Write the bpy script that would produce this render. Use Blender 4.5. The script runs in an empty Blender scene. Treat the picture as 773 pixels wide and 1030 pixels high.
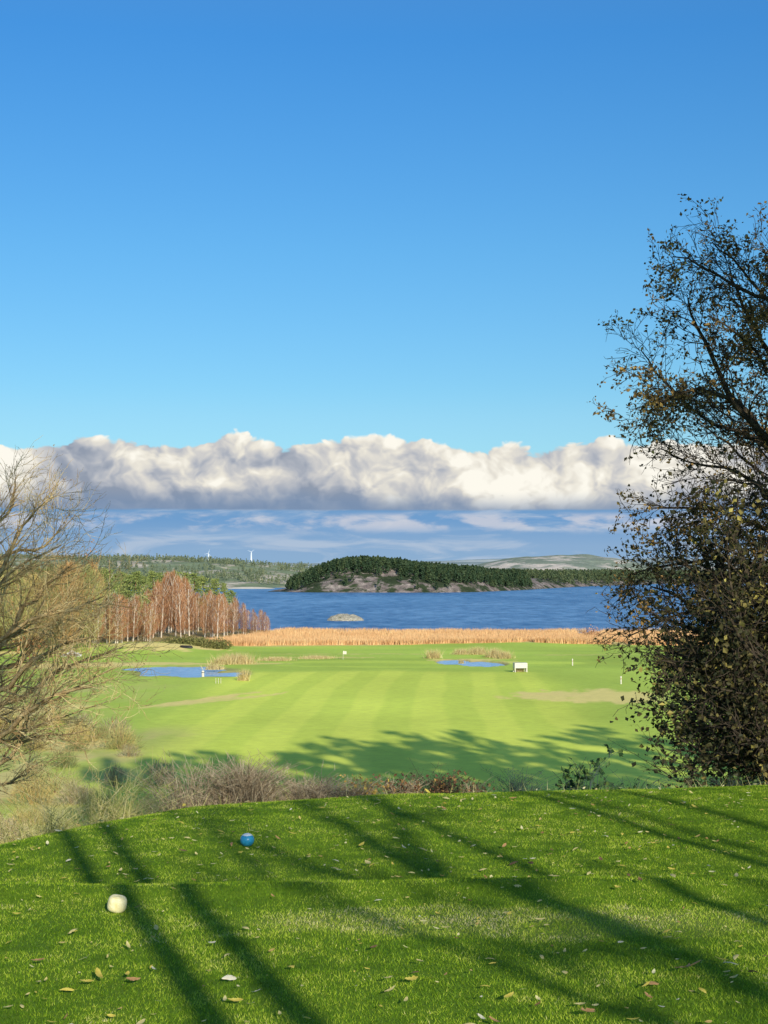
import bpy, math, random
import numpy as np
from mathutils import Vector

rng = np.random.default_rng(7)
random.seed(7)
scene = bpy.context.scene
COL = scene.collection
PI = math.pi

# ------------------------------------------------------------------ camera
CAMZ = 18.0
FPX = 1500.0
cam_d = bpy.data.cameras.new("camera")
cam = bpy.data.objects.new("camera", cam_d)
COL.objects.link(cam)
cam.location = (0, 0, CAMZ)
cam.rotation_euler = (math.radians(90) + math.atan(58.0 / FPX), 0, 0)
cam_d.sensor_fit = 'VERTICAL'
cam_d.sensor_height = 24.0
cam_d.lens = FPX / 1030.0 * 24.0
cam_d.clip_start = 0.1
cam_d.clip_end = 60000
scene.camera = cam


def at(px, py, Y):
    """world point seen at photo pixel (px, py) at depth Y"""
    return np.array([(px - 386.5) / FPX * Y, Y, CAMZ + (573.0 - py) / FPX * Y])


# ------------------------------------------------------------------ light
SUN_AZ = math.radians(16.5)
SUN_EL = math.radians(20.5)
sdir = Vector((math.sin(SUN_AZ) * math.cos(SUN_EL), -math.cos(SUN_AZ) * math.cos(SUN_EL), math.sin(SUN_EL)))
sl = bpy.data.lights.new("sun", 'SUN')
sl.energy = 5.0
sl.angle = math.radians(0.55)
sl.color = (1.0, 0.93, 0.79)
so = bpy.data.objects.new("sun", sl)
so.rotation_euler = (-sdir).to_track_quat('-Z', 'Y').to_euler()
COL.objects.link(so)

scene.view_settings.view_transform = 'Standard'
scene.view_settings.look = 'None'
scene.view_settings.exposure = 0
scene.view_settings.gamma = 1
scene.cycles.max_bounces = 5
scene.cycles.diffuse_bounces = 2
scene.cycles.glossy_bounces = 2
scene.cycles.transmission_bounces = 3


# ------------------------------------------------------------------ node helper
class NT:
    def __init__(self, tree):
        self.t = tree
        self.n = tree.nodes
        self.l = tree.links

    def new(self, typ, **kw):
        nd = self.n.new(typ)
        for k, v in kw.items():
            setattr(nd, k, v)
        return nd

    def put(self, sock, v):
        if isinstance(v, bpy.types.NodeSocket):
            self.l.new(v, sock)
        elif v is not None:
            if hasattr(sock.default_value, '__len__') and not hasattr(v, '__len__'):
                v = (v,) * len(sock.default_value)
            if hasattr(sock.default_value, '__len__') and len(sock.default_value) == 4 and len(v) == 3:
                v = (*v, 1)
            sock.default_value = v

    def m(self, op, a, b=None, c=None, clamp=False):
        nd = self.new('ShaderNodeMath', operation=op, use_clamp=clamp)
        self.put(nd.inputs[0], a)
        if b is not None: self.put(nd.inputs[1], b)
        if c is not None: self.put(nd.inputs[2], c)
        return nd.outputs[0]

    def sstep(self, x, a, b):
        nd = self.new('ShaderNodeMapRange', interpolation_type='SMOOTHSTEP')
        self.put(nd.inputs[0], x); self.put(nd.inputs[1], a); self.put(nd.inputs[2], b)
        return nd.outputs[0]

    def xyz(self, x, y, z):
        nd = self.new('ShaderNodeCombineXYZ')
        for i, v in enumerate((x, y, z)): self.put(nd.inputs[i], v)
        return nd.outputs[0]

    def sep(self, v):
        nd = self.new('ShaderNodeSeparateXYZ'); self.put(nd.inputs[0], v)
        return nd.outputs

    def noise(self, vec, scale=1, detail=4, rough=0.5, dist=0, dim='3D'):
        nd = self.new('ShaderNodeTexNoise', noise_dimensions=dim)
        self.put(nd.inputs['Vector'], vec)
        nd.inputs['Scale'].default_value = scale
        nd.inputs['Detail'].default_value = detail
        nd.inputs['Roughness'].default_value = rough
        nd.inputs['Distortion'].default_value = dist
        return nd.outputs[0]

    def mix(self, f, a, b, mode='MIX'):
        nd = self.new('ShaderNodeMix', data_type='RGBA', blend_type=mode)
        self.put(nd.inputs[0], f); self.put(nd.inputs[6], a); self.put(nd.inputs[7], b)
        return nd.outputs[2]

    def ramp(self, f, stops, interp='LINEAR'):
        nd = self.new('ShaderNodeValToRGB')
        r = nd.color_ramp
        r.interpolation = interp
        while len(r.elements) < len(stops): r.elements.new(0.5)
        for e, (p, c) in zip(r.elements, stops):
            e.position = p
            e.color = (*c, 1) if len(c) == 3 else c
        self.put(nd.inputs[0], f)
        return nd.outputs[0]

    def vmath(self, op, a, b=None, scale=None):
        nd = self.new('ShaderNodeVectorMath', operation=op)
        self.put(nd.inputs[0], a)
        if b is not None: self.put(nd.inputs[1], b)
        if scale is not None: self.put(nd.inputs['Scale'], scale)
        return nd.outputs[0]


def lin(r, g, b):
    f = lambda v: (v / 255 / 12.92) if v / 255 <= 0.04045 else ((v / 255 + 0.055) / 1.055) ** 2.4
    return (f(r), f(g), f(b))


# ------------------------------------------------------------------ world
def build_world():
    w = bpy.data.worlds.new("World")
    scene.world = w
    w.use_nodes = True
    w.node_tree.nodes.clear()
    T = NT(w.node_tree)
    sky = T.new('ShaderNodeTexSky', sky_type='NISHITA')
    sky.sun_disc = False
    sky.sun_elevation = SUN_EL
    sky.sun_rotation = PI - SUN_AZ
    sky.altitude = 20
    sky.air_density = 1.0
    sky.dust_density = 0.3
    sky.ozone_density = 2.0
    tc = T.new('ShaderNodeTexCoord')
    d = tc.outputs['Generated']
    x, y, z = T.sep(T.vmath('NORMALIZE', d))
    az = T.m('ARCTAN2', x, y)
    el = T.m('ARCSINE', z)
    # clear sky tint by elevation
    tint = T.ramp(T.m('DIVIDE', el, 0.6, clamp=True), SKY_TINT)
    clear = T.mix(1.0, sky.outputs[0], tint, 'MULTIPLY')

    def C(r, g, b, s=10.0):
        return tuple(v * s for v in lin(r, g, b))

    # ---- low distant layer under the bank
    pl = T.xyz(T.m('MULTIPLY', az, 9.0), T.m('MULTIPLY', el, 55.0), 3.1)
    n1 = T.noise(pl, 1.6, 6, 0.58, 0.6)
    pl2 = T.xyz(T.m('MULTIPLY', az, 5.0), T.m('MULTIPLY', el, 90.0), 8.1)
    n2 = T.noise(pl2, 1.3, 5, 0.55, 0.3)
    low = T.ramp(T.m('DIVIDE', el, 0.045, clamp=True), [(0.0, C(142, 176, 208)), (0.35, C(138, 172, 208)), (0.75, C(112, 158, 205)), (1.0, C(112, 156, 200))])
    s1 = T.sstep(n1, 0.48, 0.68)
    low = T.mix(T.m('MULTIPLY', s1, 0.7), low, C(186, 200, 218))
    s2 = T.m('MULTIPLY', T.sstep(n2, 0.50, 0.68), T.m('SUBTRACT', 1.0, T.sstep(el, 0.018, 0.034)))
    low = T.mix(T.m('MULTIPLY', s2, 0.55), low, C(168, 192, 218))
    # row of small sunlit puffs just under the bank
    pp = T.xyz(T.m('MULTIPLY', az, 26.0), T.m('MULTIPLY', el, 80.0), 1.7)
    n3 = T.noise(pp, 1.0, 5, 0.55, 0.2)
    band = T.m('MULTIPLY', T.sstep(el, 0.022, 0.031), T.m('SUBTRACT', 1.0, T.sstep(el, 0.0345, 0.0395)))
    s3 = T.m('MULTIPLY', T.sstep(n3, 0.42, 0.60), band)
    low = T.mix(T.m('MULTIPLY', s3, 0.6), low, C(224, 220, 222))

    # ---- the cumulus bank
    k = 22.0
    U = T.m('MULTIPLY', az, k)
    V = T.m('MULTIPLY', el, k * 1.25)
    p0 = T.xyz(U, V, 0.0)
    warp = T.new('ShaderNodeTexNoise', noise_dimensions='2D')
    T.put(warp.inputs['Vector'], p0)
    warp.inputs['Scale'].default_value = 1.4
    warp.inputs['Detail'].default_value = 3
    wv = T.vmath('SCALE', T.vmath('SUBTRACT', warp.outputs[1], (0.5, 0.5, 0.5)), scale=0.5)
    p = T.vmath('ADD', p0, wv)

    def billow(pt):
        v = T.new('ShaderNodeTexVoronoi', feature='SMOOTH_F1', voronoi_dimensions='2D')
        T.put(v.inputs['Vector'], pt)
        v.inputs['Scale'].default_value = 0.95
        v.inputs['Smoothness'].default_value = 0.4
        v.inputs['Detail'].default_value = 3.0
        v.inputs['Roughness'].default_value = 0.52
        v.inputs['Lacunarity'].default_value = 2.2
        n = T.noise(pt, 1.2, 6, 0.55, 0.0, '2D')
        return T.m('ADD', T.m('MULTIPLY', T.m('SUBTRACT', 1.0, v.outputs[0]), 0.75), T.m('MULTIPLY', n, 0.6))

    b0 = billow(p)
    b1 = billow(T.vmath('ADD', p, (0.16, 0.20, 0.0)))
    rel = T.m('SUBTRACT', b0, b1)
    big = T.noise(T.xyz(U, T.m('MULTIPLY', V, 0.4), 5.0), 0.55, 4, 0.5, 0.3)
    azn = T.noise(T.xyz(U, 0.0, 9.0), 0.5, 3, 0.5)
    top = T.m('ADD', 0.0815, T.m('MULTIPLY', azn, 0.016))
    top = T.m('ADD', top, T.m('MULTIPLY', T.m('SUBTRACT', b0, 0.75), 0.016))
    base = T.m('ADD', 0.0398, T.m('MULTIPLY', T.m('SUBTRACT', T.noise(T.xyz(U, V, 2.0), 1.2, 5, 0.6), 0.5), 0.0022))
    mask_t = T.m('SUBTRACT', 1.0, T.sstep(T.m('SUBTRACT', el, top), -0.0013, 0.0011))
    mask_b = T.sstep(T.m('SUBTRACT', el, base), -0.0009, 0.0012)
    mask = T.m('MULTIPLY', mask_t, mask_b)
    h = T.m('DIVIDE', T.m('SUBTRACT', el, 0.0398), 0.0500)        # 0 base .. 1 top
    shade = T.m('ADD', T.m('MULTIPLY', rel, 1.0), T.m('MULTIPLY', T.m('SUBTRACT', big, 0.5), 1.9))
    shade = T.m('ADD', shade, T.m('MULTIPLY', T.m('SUBTRACT', h, 0.5), 0.38))
    shade = T.m('ADD', shade, 0.50)
    cc = T.ramp(shade, [(0.0, C(146, 156, 173)), (0.22, C(176, 181, 191)), (0.42, C(206, 205, 204)), (0.60, C(233, 228, 216)), (0.80, C(254, 250, 238))])
    under = T.m('SUBTRACT', 1.0, T.sstep(T.m('ADD', h, T.m('MULTIPLY', T.m('SUBTRACT', big, 0.5), 0.45)), 0.0, 0.33))
    cc = T.mix(T.m('MULTIPLY', under, 0.85), cc, C(118, 143, 176))
    # thin veil above bank tops
    veil = T.m('MULTIPLY', T.m('SUBTRACT', 1.0, T.sstep(el, 0.092, 0.125)), 0.18)
    clear = T.mix(veil, clear, C(168, 216, 250))
    lowmask = T.m('SUBTRACT', 1.0, T.sstep(el, 0.050, 0.066))
    c = T.mix(lowmask, clear, low)
    c = T.mix(mask, c, cc)
    bg = T.new('ShaderNodeBackground')
    T.put(bg.inputs[0], c)
    bg.inputs[1].default_value = 0.10
    out = T.new('ShaderNodeOutputWorld')
    T.l.new(bg.outputs[0], out.inputs[0])


SKY_TINT = [(0.0, (0.60, 0.92, 1.08)), (0.175, (0.56, 0.92, 1.12)), (0.354, (0.46, 0.955, 1.255)), (0.579, (0.33, 0.93, 1.42)), (0.68, (0.45, 1.0, 1.45)), (1.0, (1.35, 1.45, 1.40))]
build_world()


# ------------------------------------------------------------------ materials
def mat(name):
    m = bpy.data.materials.new(name)
    m.use_nodes = True
    m.node_tree.nodes.clear()
    T = NT(m.node_tree)
    out = T.new('ShaderNodeOutputMaterial')
    bs = T.new('ShaderNodeBsdfPrincipled')
    T.l.new(bs.outputs[0], out.inputs[0])
    T.bs = bs; T.out = out
    T.pos = None
    return m, T


def wpos(T):
    g = T.new('ShaderNodeNewGeometry')
    return g.outputs['Position']


def opos(T):
    g = T.new('ShaderNodeTexCoord')
    return g.outputs['Object']


def m_noise(name, c1, c2, scale=4, rough=0.85, bump=0.0, obj=True, detail=5, c3=None, spec=0.3):
    m, T = mat(name)
    p = opos(T) if obj else wpos(T)
    n = T.noise(p, scale, detail, 0.6)
    stops = [(0.3, c1), (0.7, c2)] if c3 is None else [(0.25, c1), (0.5, c2), (0.72, c3)]
    T.put(T.bs.inputs['Base Color'], T.ramp(n, stops))
    T.bs.inputs['Roughness'].default_value = rough
    T.bs.inputs['Specular IOR Level'].default_value = spec
    if bump:
        b = T.new('ShaderNodeBump')
        b.inputs['Strength'].default_value = bump
        b.inputs['Distance'].default_value = 0.05
        T.put(b.inputs['Height'], T.noise(p, scale * 4, 5, 0.6))
        T.l.new(b.outputs[0], T.bs.inputs['Normal'])
    return m


def m_leaf(name, stops, trans=0.35, rough=0.6, spec=0.25, patch=None):
    """leaf material: colour from a per-face random value, light passing through"""
    m, T = mat(name)
    a = T.new('ShaderNodeAttribute', attribute_name='rnd')
    f = a.outputs['Fac']
    if patch:
        n = T.noise(wpos(T), patch[0], 4, 0.6)
        f = T.m('ADD', T.m('MULTIPLY', f, 1 - patch[1]), T.m('MULTIPLY', T.sstep(n, 0.3, 0.7), patch[1]))
    c = T.ramp(f, stops)
    T.put(T.bs.inputs['Base Color'], c)
    T.bs.inputs['Roughness'].default_value = rough
    T.bs.inputs['Specular IOR Level'].default_value = spec
    tr = T.new('ShaderNodeBsdfTranslucent')
    T.put(tr.inputs[0], c)
    mx = T.new('ShaderNodeMixShader')
    mx.inputs[0].default_value = trans
    T.l.new(T.bs.outputs[0], mx.inputs[1])
    T.l.new(tr.outputs[0], mx.inputs[2])
    T.l.new(mx.outputs[0], T.out.inputs[0])
    return m


# ------------------------------------------------------------------ mesh helpers
class MB:
    """collects vertices and faces of mixed size into ONE mesh"""
    def __init__(self):
        self.V = []; self.F = []; self.R = []; self.n = 0; self.S = []

    def add(self, V, F, rnd=0.5, smooth=False):
        V = np.asarray(V, dtype=np.float64).reshape(-1, 3)
        F = np.asarray(F, dtype=np.int64)
        self.V.append(V); self.F.append(F + self.n)
        self.R.append(np.broadcast_to(np.asarray(rnd, dtype=np.float64), (len(F),)).copy())
        self.S.append(np.full(len(F), smooth))
        self.n += len(V)

    def box(self, c, s, rz=0, rnd=0.5):
        c = np.array(c, float); s = np.array(s, float) / 2
        v = np.array([[x, y, z] for x in (-1, 1) for y in (-1, 1) for z in (-1, 1)]) * s
        R = np.array([[math.cos(rz), -math.sin(rz), 0], [math.sin(rz), math.cos(rz), 0], [0, 0, 1]])
        self.add(v @ R.T + c, [[0, 1, 3, 2], [4, 6, 7, 5], [0, 4, 5, 1], [2, 3, 7, 6], [0, 2, 6, 4], [1, 5, 7, 3]], rnd)

    def tube(self, pts, rad, sides=6, rnd=0.5):
        P = np.asarray(pts, float)[None]; R = np.broadcast_to(np.asarray(rad, float), (len(pts),))[None]
        tube_batch(self, P, R, sides, rnd)

    def build(self, name, material, parent=None, loc=None):
        V = np.concatenate(self.V) if self.V else np.zeros((0, 3))
        me = bpy.data.meshes.new(name)
        me.vertices.add(len(V))
        me.vertices.foreach_set('co', V.astype(np.float32).ravel())
        nl = sum(f.size for f in self.F); nf = sum(len(f) for f in self.F)
        me.loops.add(nl); me.polygons.add(nf)
        me.loops.foreach_set('vertex_index', np.concatenate([f.ravel() for f in self.F]).astype(np.int32))
        tot = np.concatenate([np.full(len(f), f.shape[1]) for f in self.F])
        st = np.concatenate([[0], np.cumsum(tot)[:-1]])
        me.polygons.foreach_set('loop_start', st.astype(np.int32))
        me.polygons.foreach_set('loop_total', tot.astype(np.int32))
        me.polygons.foreach_set('use_smooth', np.concatenate(self.S))
        a = me.attributes.new('rnd', 'FLOAT', 'FACE')
        a.data.foreach_set('value', np.concatenate(self.R).astype(np.float32))
        me.update(calc_edges=True)
        me.materials.append(material)
        o = bpy.data.objects.new(name, me)
        COL.objects.link(o)
        if parent is not None: o.parent = parent
        if loc is not None: o.location = loc
        return o


def tube_batch(mb, P, R, sides=3, rnd=0.5):
    """P (B,n,3) polylines, R (B,n) radii -> tubes"""
    B, n, _ = P.shape
    tan = np.gradient(P, axis=1)
    tan /= np.linalg.norm(tan, axis=2, keepdims=True) + 1e-9
    ov = P[:, -1] - P[:, 0]
    ax = np.argmin(np.abs(ov), axis=1)
    ref = np.eye(3)[ax][:, None, :]
    u = np.cross(tan, ref); u /= np.linalg.norm(u, axis=2, keepdims=True) + 1e-9
    v = np.cross(tan, u)
    a = np.arange(sides) * 2 * PI / sides
    ring = P[:, :, None, :] + R[:, :, None, None] * (u[:, :, None, :] * np.cos(a)[None, None, :, None] + v[:, :, None, :] * np.sin(a)[None, None, :, None])
    V = ring.reshape(-1, 3)
    b = np.arange(B)[:, None, None] * n * sides
    i = np.arange(n - 1)[None, :, None] * sides
    j = np.arange(sides)[None, None, :]
    jn = (j + 1) % sides
    q = np.stack([b + i + j, b + i + jn, b + i + sides + jn, b + i + sides + j], axis=-1).reshape(-1, 4)
    r = np.asarray(rnd, float)
    if r.ndim == 1: r = np.repeat(r, (n - 1) * sides)
    mb.add(V, q, r, smooth=True)


def add_tubes(mb, lines, sides=4):
    groups = {}
    for p, r in lines: groups.setdefault(len(p), []).append((p, r))
    for n, g in groups.items():
        tube_batch(mb, np.array([x[0] for x in g]), np.array([x[1] for x in g]), sides, rng.random(len(g)))


def unit(v):
    v = np.asarray(v, float)
    return v / (np.linalg.norm(v, axis=-1, keepdims=True) + 1e-9)


def scatter_leaves(mb, pts, size, rnd=None, elong=1.5, size_var=0.4, flat=0.0):
    """rhombic leaves, slightly folded, at random orientation"""
    pts = np.asarray(pts); n = len(pts)
    if n == 0: return
    a = unit(rng.normal(size=(n, 3)))
    t = rng.normal(size=(n, 3)); t[:, 2] *= (1 - flat)
    t = unit(t)
    s = np.cross(t, a); s = unit(s)
    L = size * (1 + size_var * rng.uniform(-1, 1, n))[:, None]
    W = L / elong
    nrm = np.cross(t, s)
    v0 = pts - t * L * 0.5
    v1 = pts + s * W * 0.5 + t * L * 0.08 + nrm * L * 0.12
    v2 = pts + t * L * 0.5
    v3 = pts - s * W * 0.5 + t * L * 0.08 + nrm * L * 0.12
    V = np.stack([v0, v1, v2, v3], axis=1).reshape(-1, 3)
    i = np.arange(n)[:, None] * 4
    F = np.concatenate([i + [0, 1, 2], i + [0, 2, 3]])
    r = rng.random(n) if rnd is None else rnd
    mb.add(V, F, np.concatenate([r, r]))


def tag(o, label=None, cat=None, group=None, kind=None):
    if label: o['label'] = label
    if cat: o['category'] = cat
    if group: o['group'] = group
    if kind: o['kind'] = kind
    return o


def empty(name, loc=(0, 0, 0), rz=0, **kw):
    o = bpy.data.objects.new(name, None)
    COL.objects.link(o)
    o.empty_display_size = 0.2
    o.location = [float(v) for v in loc]; o.rotation_euler = (0, 0, rz)
    return tag(o, **kw)


def copy_tree(root, loc, rz=0, sc=1.0, **kw):
    r = root.copy(); COL.objects.link(r)
    r.location = [float(v) for v in loc]; r.rotation_euler = (0, 0, rz)
    r.scale = (sc, sc, sc) if not hasattr(sc, '__len__') else sc
    tag(r, **kw)
    for ch in [c for c in bpy.data.objects if c.parent == root]:
        c = ch.copy(); COL.objects.link(c); c.parent = r
    return r


# ------------------------------------------------------------------ value noise (numpy)
def vnoise(x, y, seed=0):
    x = np.asarray(x, float); y = np.asarray(y, float)
    xi = np.floor(x).astype(np.int64); yi = np.floor(y).astype(np.int64)
    xf = x - xi; yf = y - yi
    def h(a, b):
        n = (a * 374761393 + b * 668265263 + seed * 1442695041) & 0xffffffff
        n = ((n ^ (n >> 13)) * 1274126177) & 0xffffffff
        return ((n ^ (n >> 16)) & 0xffff) / 65535.0
    u = xf * xf * (3 - 2 * xf); v = yf * yf * (3 - 2 * yf)
    return (h(xi, yi) * (1 - u) + h(xi + 1, yi) * u) * (1 - v) + (h(xi, yi + 1) * (1 - u) + h(xi + 1, yi + 1) * u) * v


def fbm(x, y, seed=0, o=4):
    s = 0; a = 0.5; t = 0
    for k in range(o):
        s = s + a * vnoise(np.asarray(x) * 2 ** k, np.asarray(y) * 2 ** k, seed + k); t += a; a *= 0.5
    return s / t


def sm(x, a, b):
    t = np.clip((np.asarray(x, float) - a) / (b - a), 0, 1)
    return t * t * (3 - 2 * t)


# ------------------------------------------------------------------ terrain
EX = [-40, -6, -4.2, -3.4, -2.85, -2.0, 0, 4.5, 12, 20, 28, 60]
EY = [4, 11.8, 12.7, 13.5, 14.7, 16.0, 17.0, 17.8, 18.2, 30, 48, 62]


def shore(x):
    return np.interp(x, [-450, -140, -90, -75, -45, -30, -10, 450], [900, 850, 800, 640, 455, 440, 428, 424])


def height(x, y):
    x = np.asarray(x, float); y = np.asarray(y, float)
    lip = 9.62 + 0.12 * np.sin(x * 0.9 + 0.5)
    tee = np.where(y < 0, 16.4, 16.4 - 0.042 * y)
    step = sm(y, lip - 0.05, lip + 0.55) * 0.25
    tee = np.where(y > 9.6, 16.4 - 0.042 * 9.6 - 0.019 * (y - 9.6), tee)
    tee = tee - step + (fbm(x * 0.6, y * 0.6, 3, 3) - 0.5) * 0.05
    tee = tee + 0.05 * np.exp(-((y - lip + .22) / .26) ** 2)
    ye = np.interp(x, EX, EY)
    s = y - ye
    drop = 0.5 * (np.sqrt(s * s + 0.5) + s) / 2
    hill = tee - drop
    fl = 3.0 - 2.2 * np.clip((y - 130) / 200, 0, 1) + (fbm(x / 30, y / 40, 11, 3) - 0.5) * 0.7
    fl += 1.6 * np.exp(-(((x + 51) / 14) ** 2 + ((y - 318) / 16) ** 2))
    fl += 2.5 * sm(-x, 90, 220) * sm(y, 60, 200) + 2.0 * sm(-x, 60, 110) * sm(y, 420, 520)
    sh = shore(x)
    fl = fl - sm(y, sh - 90, sh) * 0.6
    fl = np.where(y > sh - 6, fl - sm(y, sh - 6, sh + 25) * 3.0, fl)
    # smooth max of hill and valley floor
    k = 1.5
    return np.where(hill - fl > 8, hill, np.logaddexp(hill / k, fl / k) * k)


# pond outlines: (cx, cy, rx, ry)
def pond_left(x, y):
    a = ((x + 32.0) / 6.3) ** 2 + ((y - 239) / 12) ** 2
    b = ((x + 26.3) / 5.0) ** 2 + ((y - 231) / 7.5) ** 2
    c = ((x + 39) / 3.0) ** 2 + ((y - 246) / 5) ** 2
    w = 0.25 * np.sin(x * 0.9) + 0.2 * np.sin(y * 0.5 + x * 0.4)
    return np.minimum(np.minimum(a, b), c) + w


def pond_small(x, y):
    a = ((x - 12.8) / 3.0) ** 2 + ((y - 269) / 8) ** 2
    b = ((x - 17.2) / 3.6) ** 2 + ((y - 263) / 9) ** 2
    return np.minimum(a, b) + 0.12 * np.sin(x * 1.7)


def grid_terrain():
    nx, ny = 460, 620
    u = np.linspace(-1, 1, nx)
    X = np.sinh(u * 5.2) / np.sinh(5.2) * 480
    t = np.linspace(0, 1, ny)
    Y = np.concatenate([np.linspace(-70, -1, 30), np.linspace(0, 24, 220), 24 + (np.linspace(0, 1, ny - 249)[1:] ** 1.35) * 900])
    ny = len(Y)
    GX, GY = np.meshgrid(X, Y)
    Z = height(GX, GY)
    pl = pond_left(GX, GY); ps = pond_small(GX, GY)
    Z = Z - 0.9 * (1 - sm(pl, 0.7, 1.5)) - 0.9 * (1 - sm(ps, 0.7, 1.5))
    V = np.stack([GX, GY, Z], -1).reshape(-1, 3)
    i = np.arange(ny - 1)[:, None] * nx + np.arange(nx - 1)[None]
    F = np.stack([i, i + 1, i + nx + 1, i + nx], -1).reshape(-1, 4)
    # ---- albedo map on the vertices
    x, y = GX.ravel(), GY.ravel()
    fair = np.array([0.80, 0.88, 0.13]); semi = np.array([0.53, 0.67, 0.10]); rough = np.array([0.50, 0.50, 0.15])
    dry = np.array([0.97, 0.76, 0.27]); tee = np.array([0.13, 0.22, 0.012]); teeb = np.array([0.20, 0.26, 0.045])
    slope = np.array([0.46, 0.44, 0.14]); forest = np.array([0.44, 0.32, 0.13]); mud = np.array([0.40, 0.30, 0.16])
    def L(a, b, w): return a * (1 - w)[:, None] + b * w[:, None]
    xc = x - 0.00032 * (y - 120) ** 2 + (fbm(x / 8, y / 25, 21, 2) - 0.5) * 1.2
    c = np.tile(semi, (len(x), 1))
    # mown fairway stripes
    st = sm(np.sin((xc + 1.0) * 2 * PI / 7.0), -0.35, 0.35)
    fw = L(np.tile(fair, (len(x), 1)), np.tile(fair * [0.88, 0.92, 0.88], (len(x), 1)), st)
    infair = sm(x + 6 * (fbm(y / 30, y * 0, 66) - .5), -27, -19) * (1 - sm(x + 6 * (fbm(y / 30, y * 0, 67) - .5), 18, 27)) * sm(y, 60, 80) * (1 - sm(y + 0.3 * np.abs(x), 236, 246))
    c = c * (1 - infair[:, None]) + fw * infair[:, None]
    # green rings further out
    g = ((x - 6) / 30) ** 2 + ((y - 262) / 14) ** 2
    c = L(c, np.tile(fair * [0.92, 1.0, .95], (len(x), 1)), (1 - sm(g + 0.2 * (fbm(x / 5, y / 9, 5) - .5), 0.85, 1.0)) * 0.7)
    b2 = sm(np.sin(y * 2 * PI / 21.0 + x * 0.05), -0.4, 0.4) * sm(y, 236, 250) * (1 - sm(y, 330, 340))
    c = L(c, np.tile(semi * [0.85, 0.9, 0.9], (len(x), 1)), b2 * 0.55)
    big = fbm(x / 22, y / 34, 31, 4)
    c = c * (0.76 + 0.46 * big)[:, None]
    # far left rough
    rg = np.clip(sm(-x, 13, 24) * (1 - sm(y, 128, 152)) + 0.5 * sm(-x, 24, 40) * (1 - sm(y, 205, 225)), 0, 1) * sm(y, 40, 60)
    c = L(c, np.tile(rough, (len(x), 1)), rg * 0.85 * sm(fbm(x / 4, y / 9, 41, 5), 0.25, 0.6))
    c = L(c, np.tile(np.array([0.80, 0.62, 0.26]), (len(x), 1)), rg * 0.75 * sm(fbm(x / 3, y / 7, 47, 5), 0.42, 0.6))
    # worn sandy tracks
    def blob(cx, cy, rx, ry, rot=0, seed=1):
        dx, dy = x - cx, y - cy
        a = dx * math.cos(rot) + dy * math.sin(rot); b = -dx * math.sin(rot) + dy * math.cos(rot)
        q = (a / rx) ** 2 + (b / ry) ** 2 + (fbm(x / 1.6, y / 4, seed, 5) - 0.5) * 2.6
        return 1 - sm(q, 0.55, 1.1)
    for (cx, cy, rx, ry, rot, w, sd) in [(-22.5, 180, 17, 1.7, 1.16, 0.9, 2), (-19.0, 181, 12, 1.3, 1.05, 0.7, 9), (-46, 160, 11, 6, 0.4, 0.95, 3), (-40, 167, 9, 4, 0.5, 0.8, 13),
                                 (25, 184, 9.5, 12, 0, 0.85, 4), (21, 188, 6, 4, 0, 0.5, 5), (-53, 256, 13, 9, 0.1, 1.0, 6), (-40, 262, 11, 6, 0, 0.9, 7), (-23, 262, 6, 3, 0, .7, 17),
                                 (-9, 285, 9, 4, 0, 0.5, 8), (13, 275, 5, 4, 0, 0.7, 12), (17, 276, 7, 4, 0, .7, 14), (-48, 318, 15, 15, 0, 0.95, 15), (-75, 300, 14, 10, 0, 0.9, 16), (21, 266, 3, 6, 0, 0.6, 18),
                                 (-2, 300, 22, 3, 0, 0.35, 19), (38, 295, 10, 3, 0, 0.3, 20)]:
        c = L(c, np.tile(dry, (len(x), 1)), blob(cx, cy, rx, ry, rot, sd) * w)
    c = L(c, np.tile(mud, (len(x), 1)), (1 - sm(np.minimum(pl.ravel(), ps.ravel()), 1.15, 1.9)) * 0.8)
    # reed bed floor, wood floor
    front = 342 + 8 * np.sin(x * 0.05)
    c = L(c, np.tile(dry * 0.8, (len(x), 1)), sm(y, front - 2, front + 2) * sm(x, -52, -44))
    c = L(c, np.tile(forest, (len(x), 1)), sm(y, 345, 362) * sm(-x, 25, 40))
    # tee and its bank
    ye = np.interp(x, EX, EY)
    onhill = 1 - sm(y - ye, 0.3, 1.2)
    c = L(c, np.tile(slope, (len(x), 1)), (1 - sm(y - ye, 40, 70)) * (0.65 + 0.35 * sm(-x, 5, 20)))
    tt = np.tile(tee, (len(x), 1))
    worn = (1 - sm(((x - 0.75) / 1.6) ** 2 + ((y - 8.35) / 0.5) ** 2 + (fbm(x * 3, y * 3, 8, 4) - .5) * 1.6, 0.4, 1.2))
    tt = L(tt, np.tile(teeb, (len(x), 1)), worn * 0.8)
    c = c * (1 - onhill[:, None]) + tt * onhill[:, None]
    mb = MB()
    mb.add(V, F, 0.5, smooth=True)
    m, T = mat('ground_grass')
    a = T.new('ShaderNodeAttribute', attribute_name='albedo')
    p = wpos(T)
    n1 = T.noise(p, 0.9, 6, 0.65)
    n2 = T.noise(p, 14.0, 4, 0.7)
    v = T.m('ADD', T.m('MULTIPLY', n1, 0.5), T.m('MULTIPLY', n2, 0.5))
    v = T.m('ADD', T.m('MULTIPLY', v, 0.9), 0.55)
    T.put(T.bs.inputs['Base Color'], T.mix(1.0, a.outputs['Color'], T.xyz(v, v, T.m('MULTIPLY', v, 1.0)), 'MULTIPLY'))
    T.bs.inputs['Roughness'].default_value = 0.9
    T.bs.inputs['Specular IOR Level'].default_value = 0.1
    bp = T.new('ShaderNodeBump'); bp.inputs['Strength'].default_value = 0.3; bp.inputs['Distance'].default_value = 0.04
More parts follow.
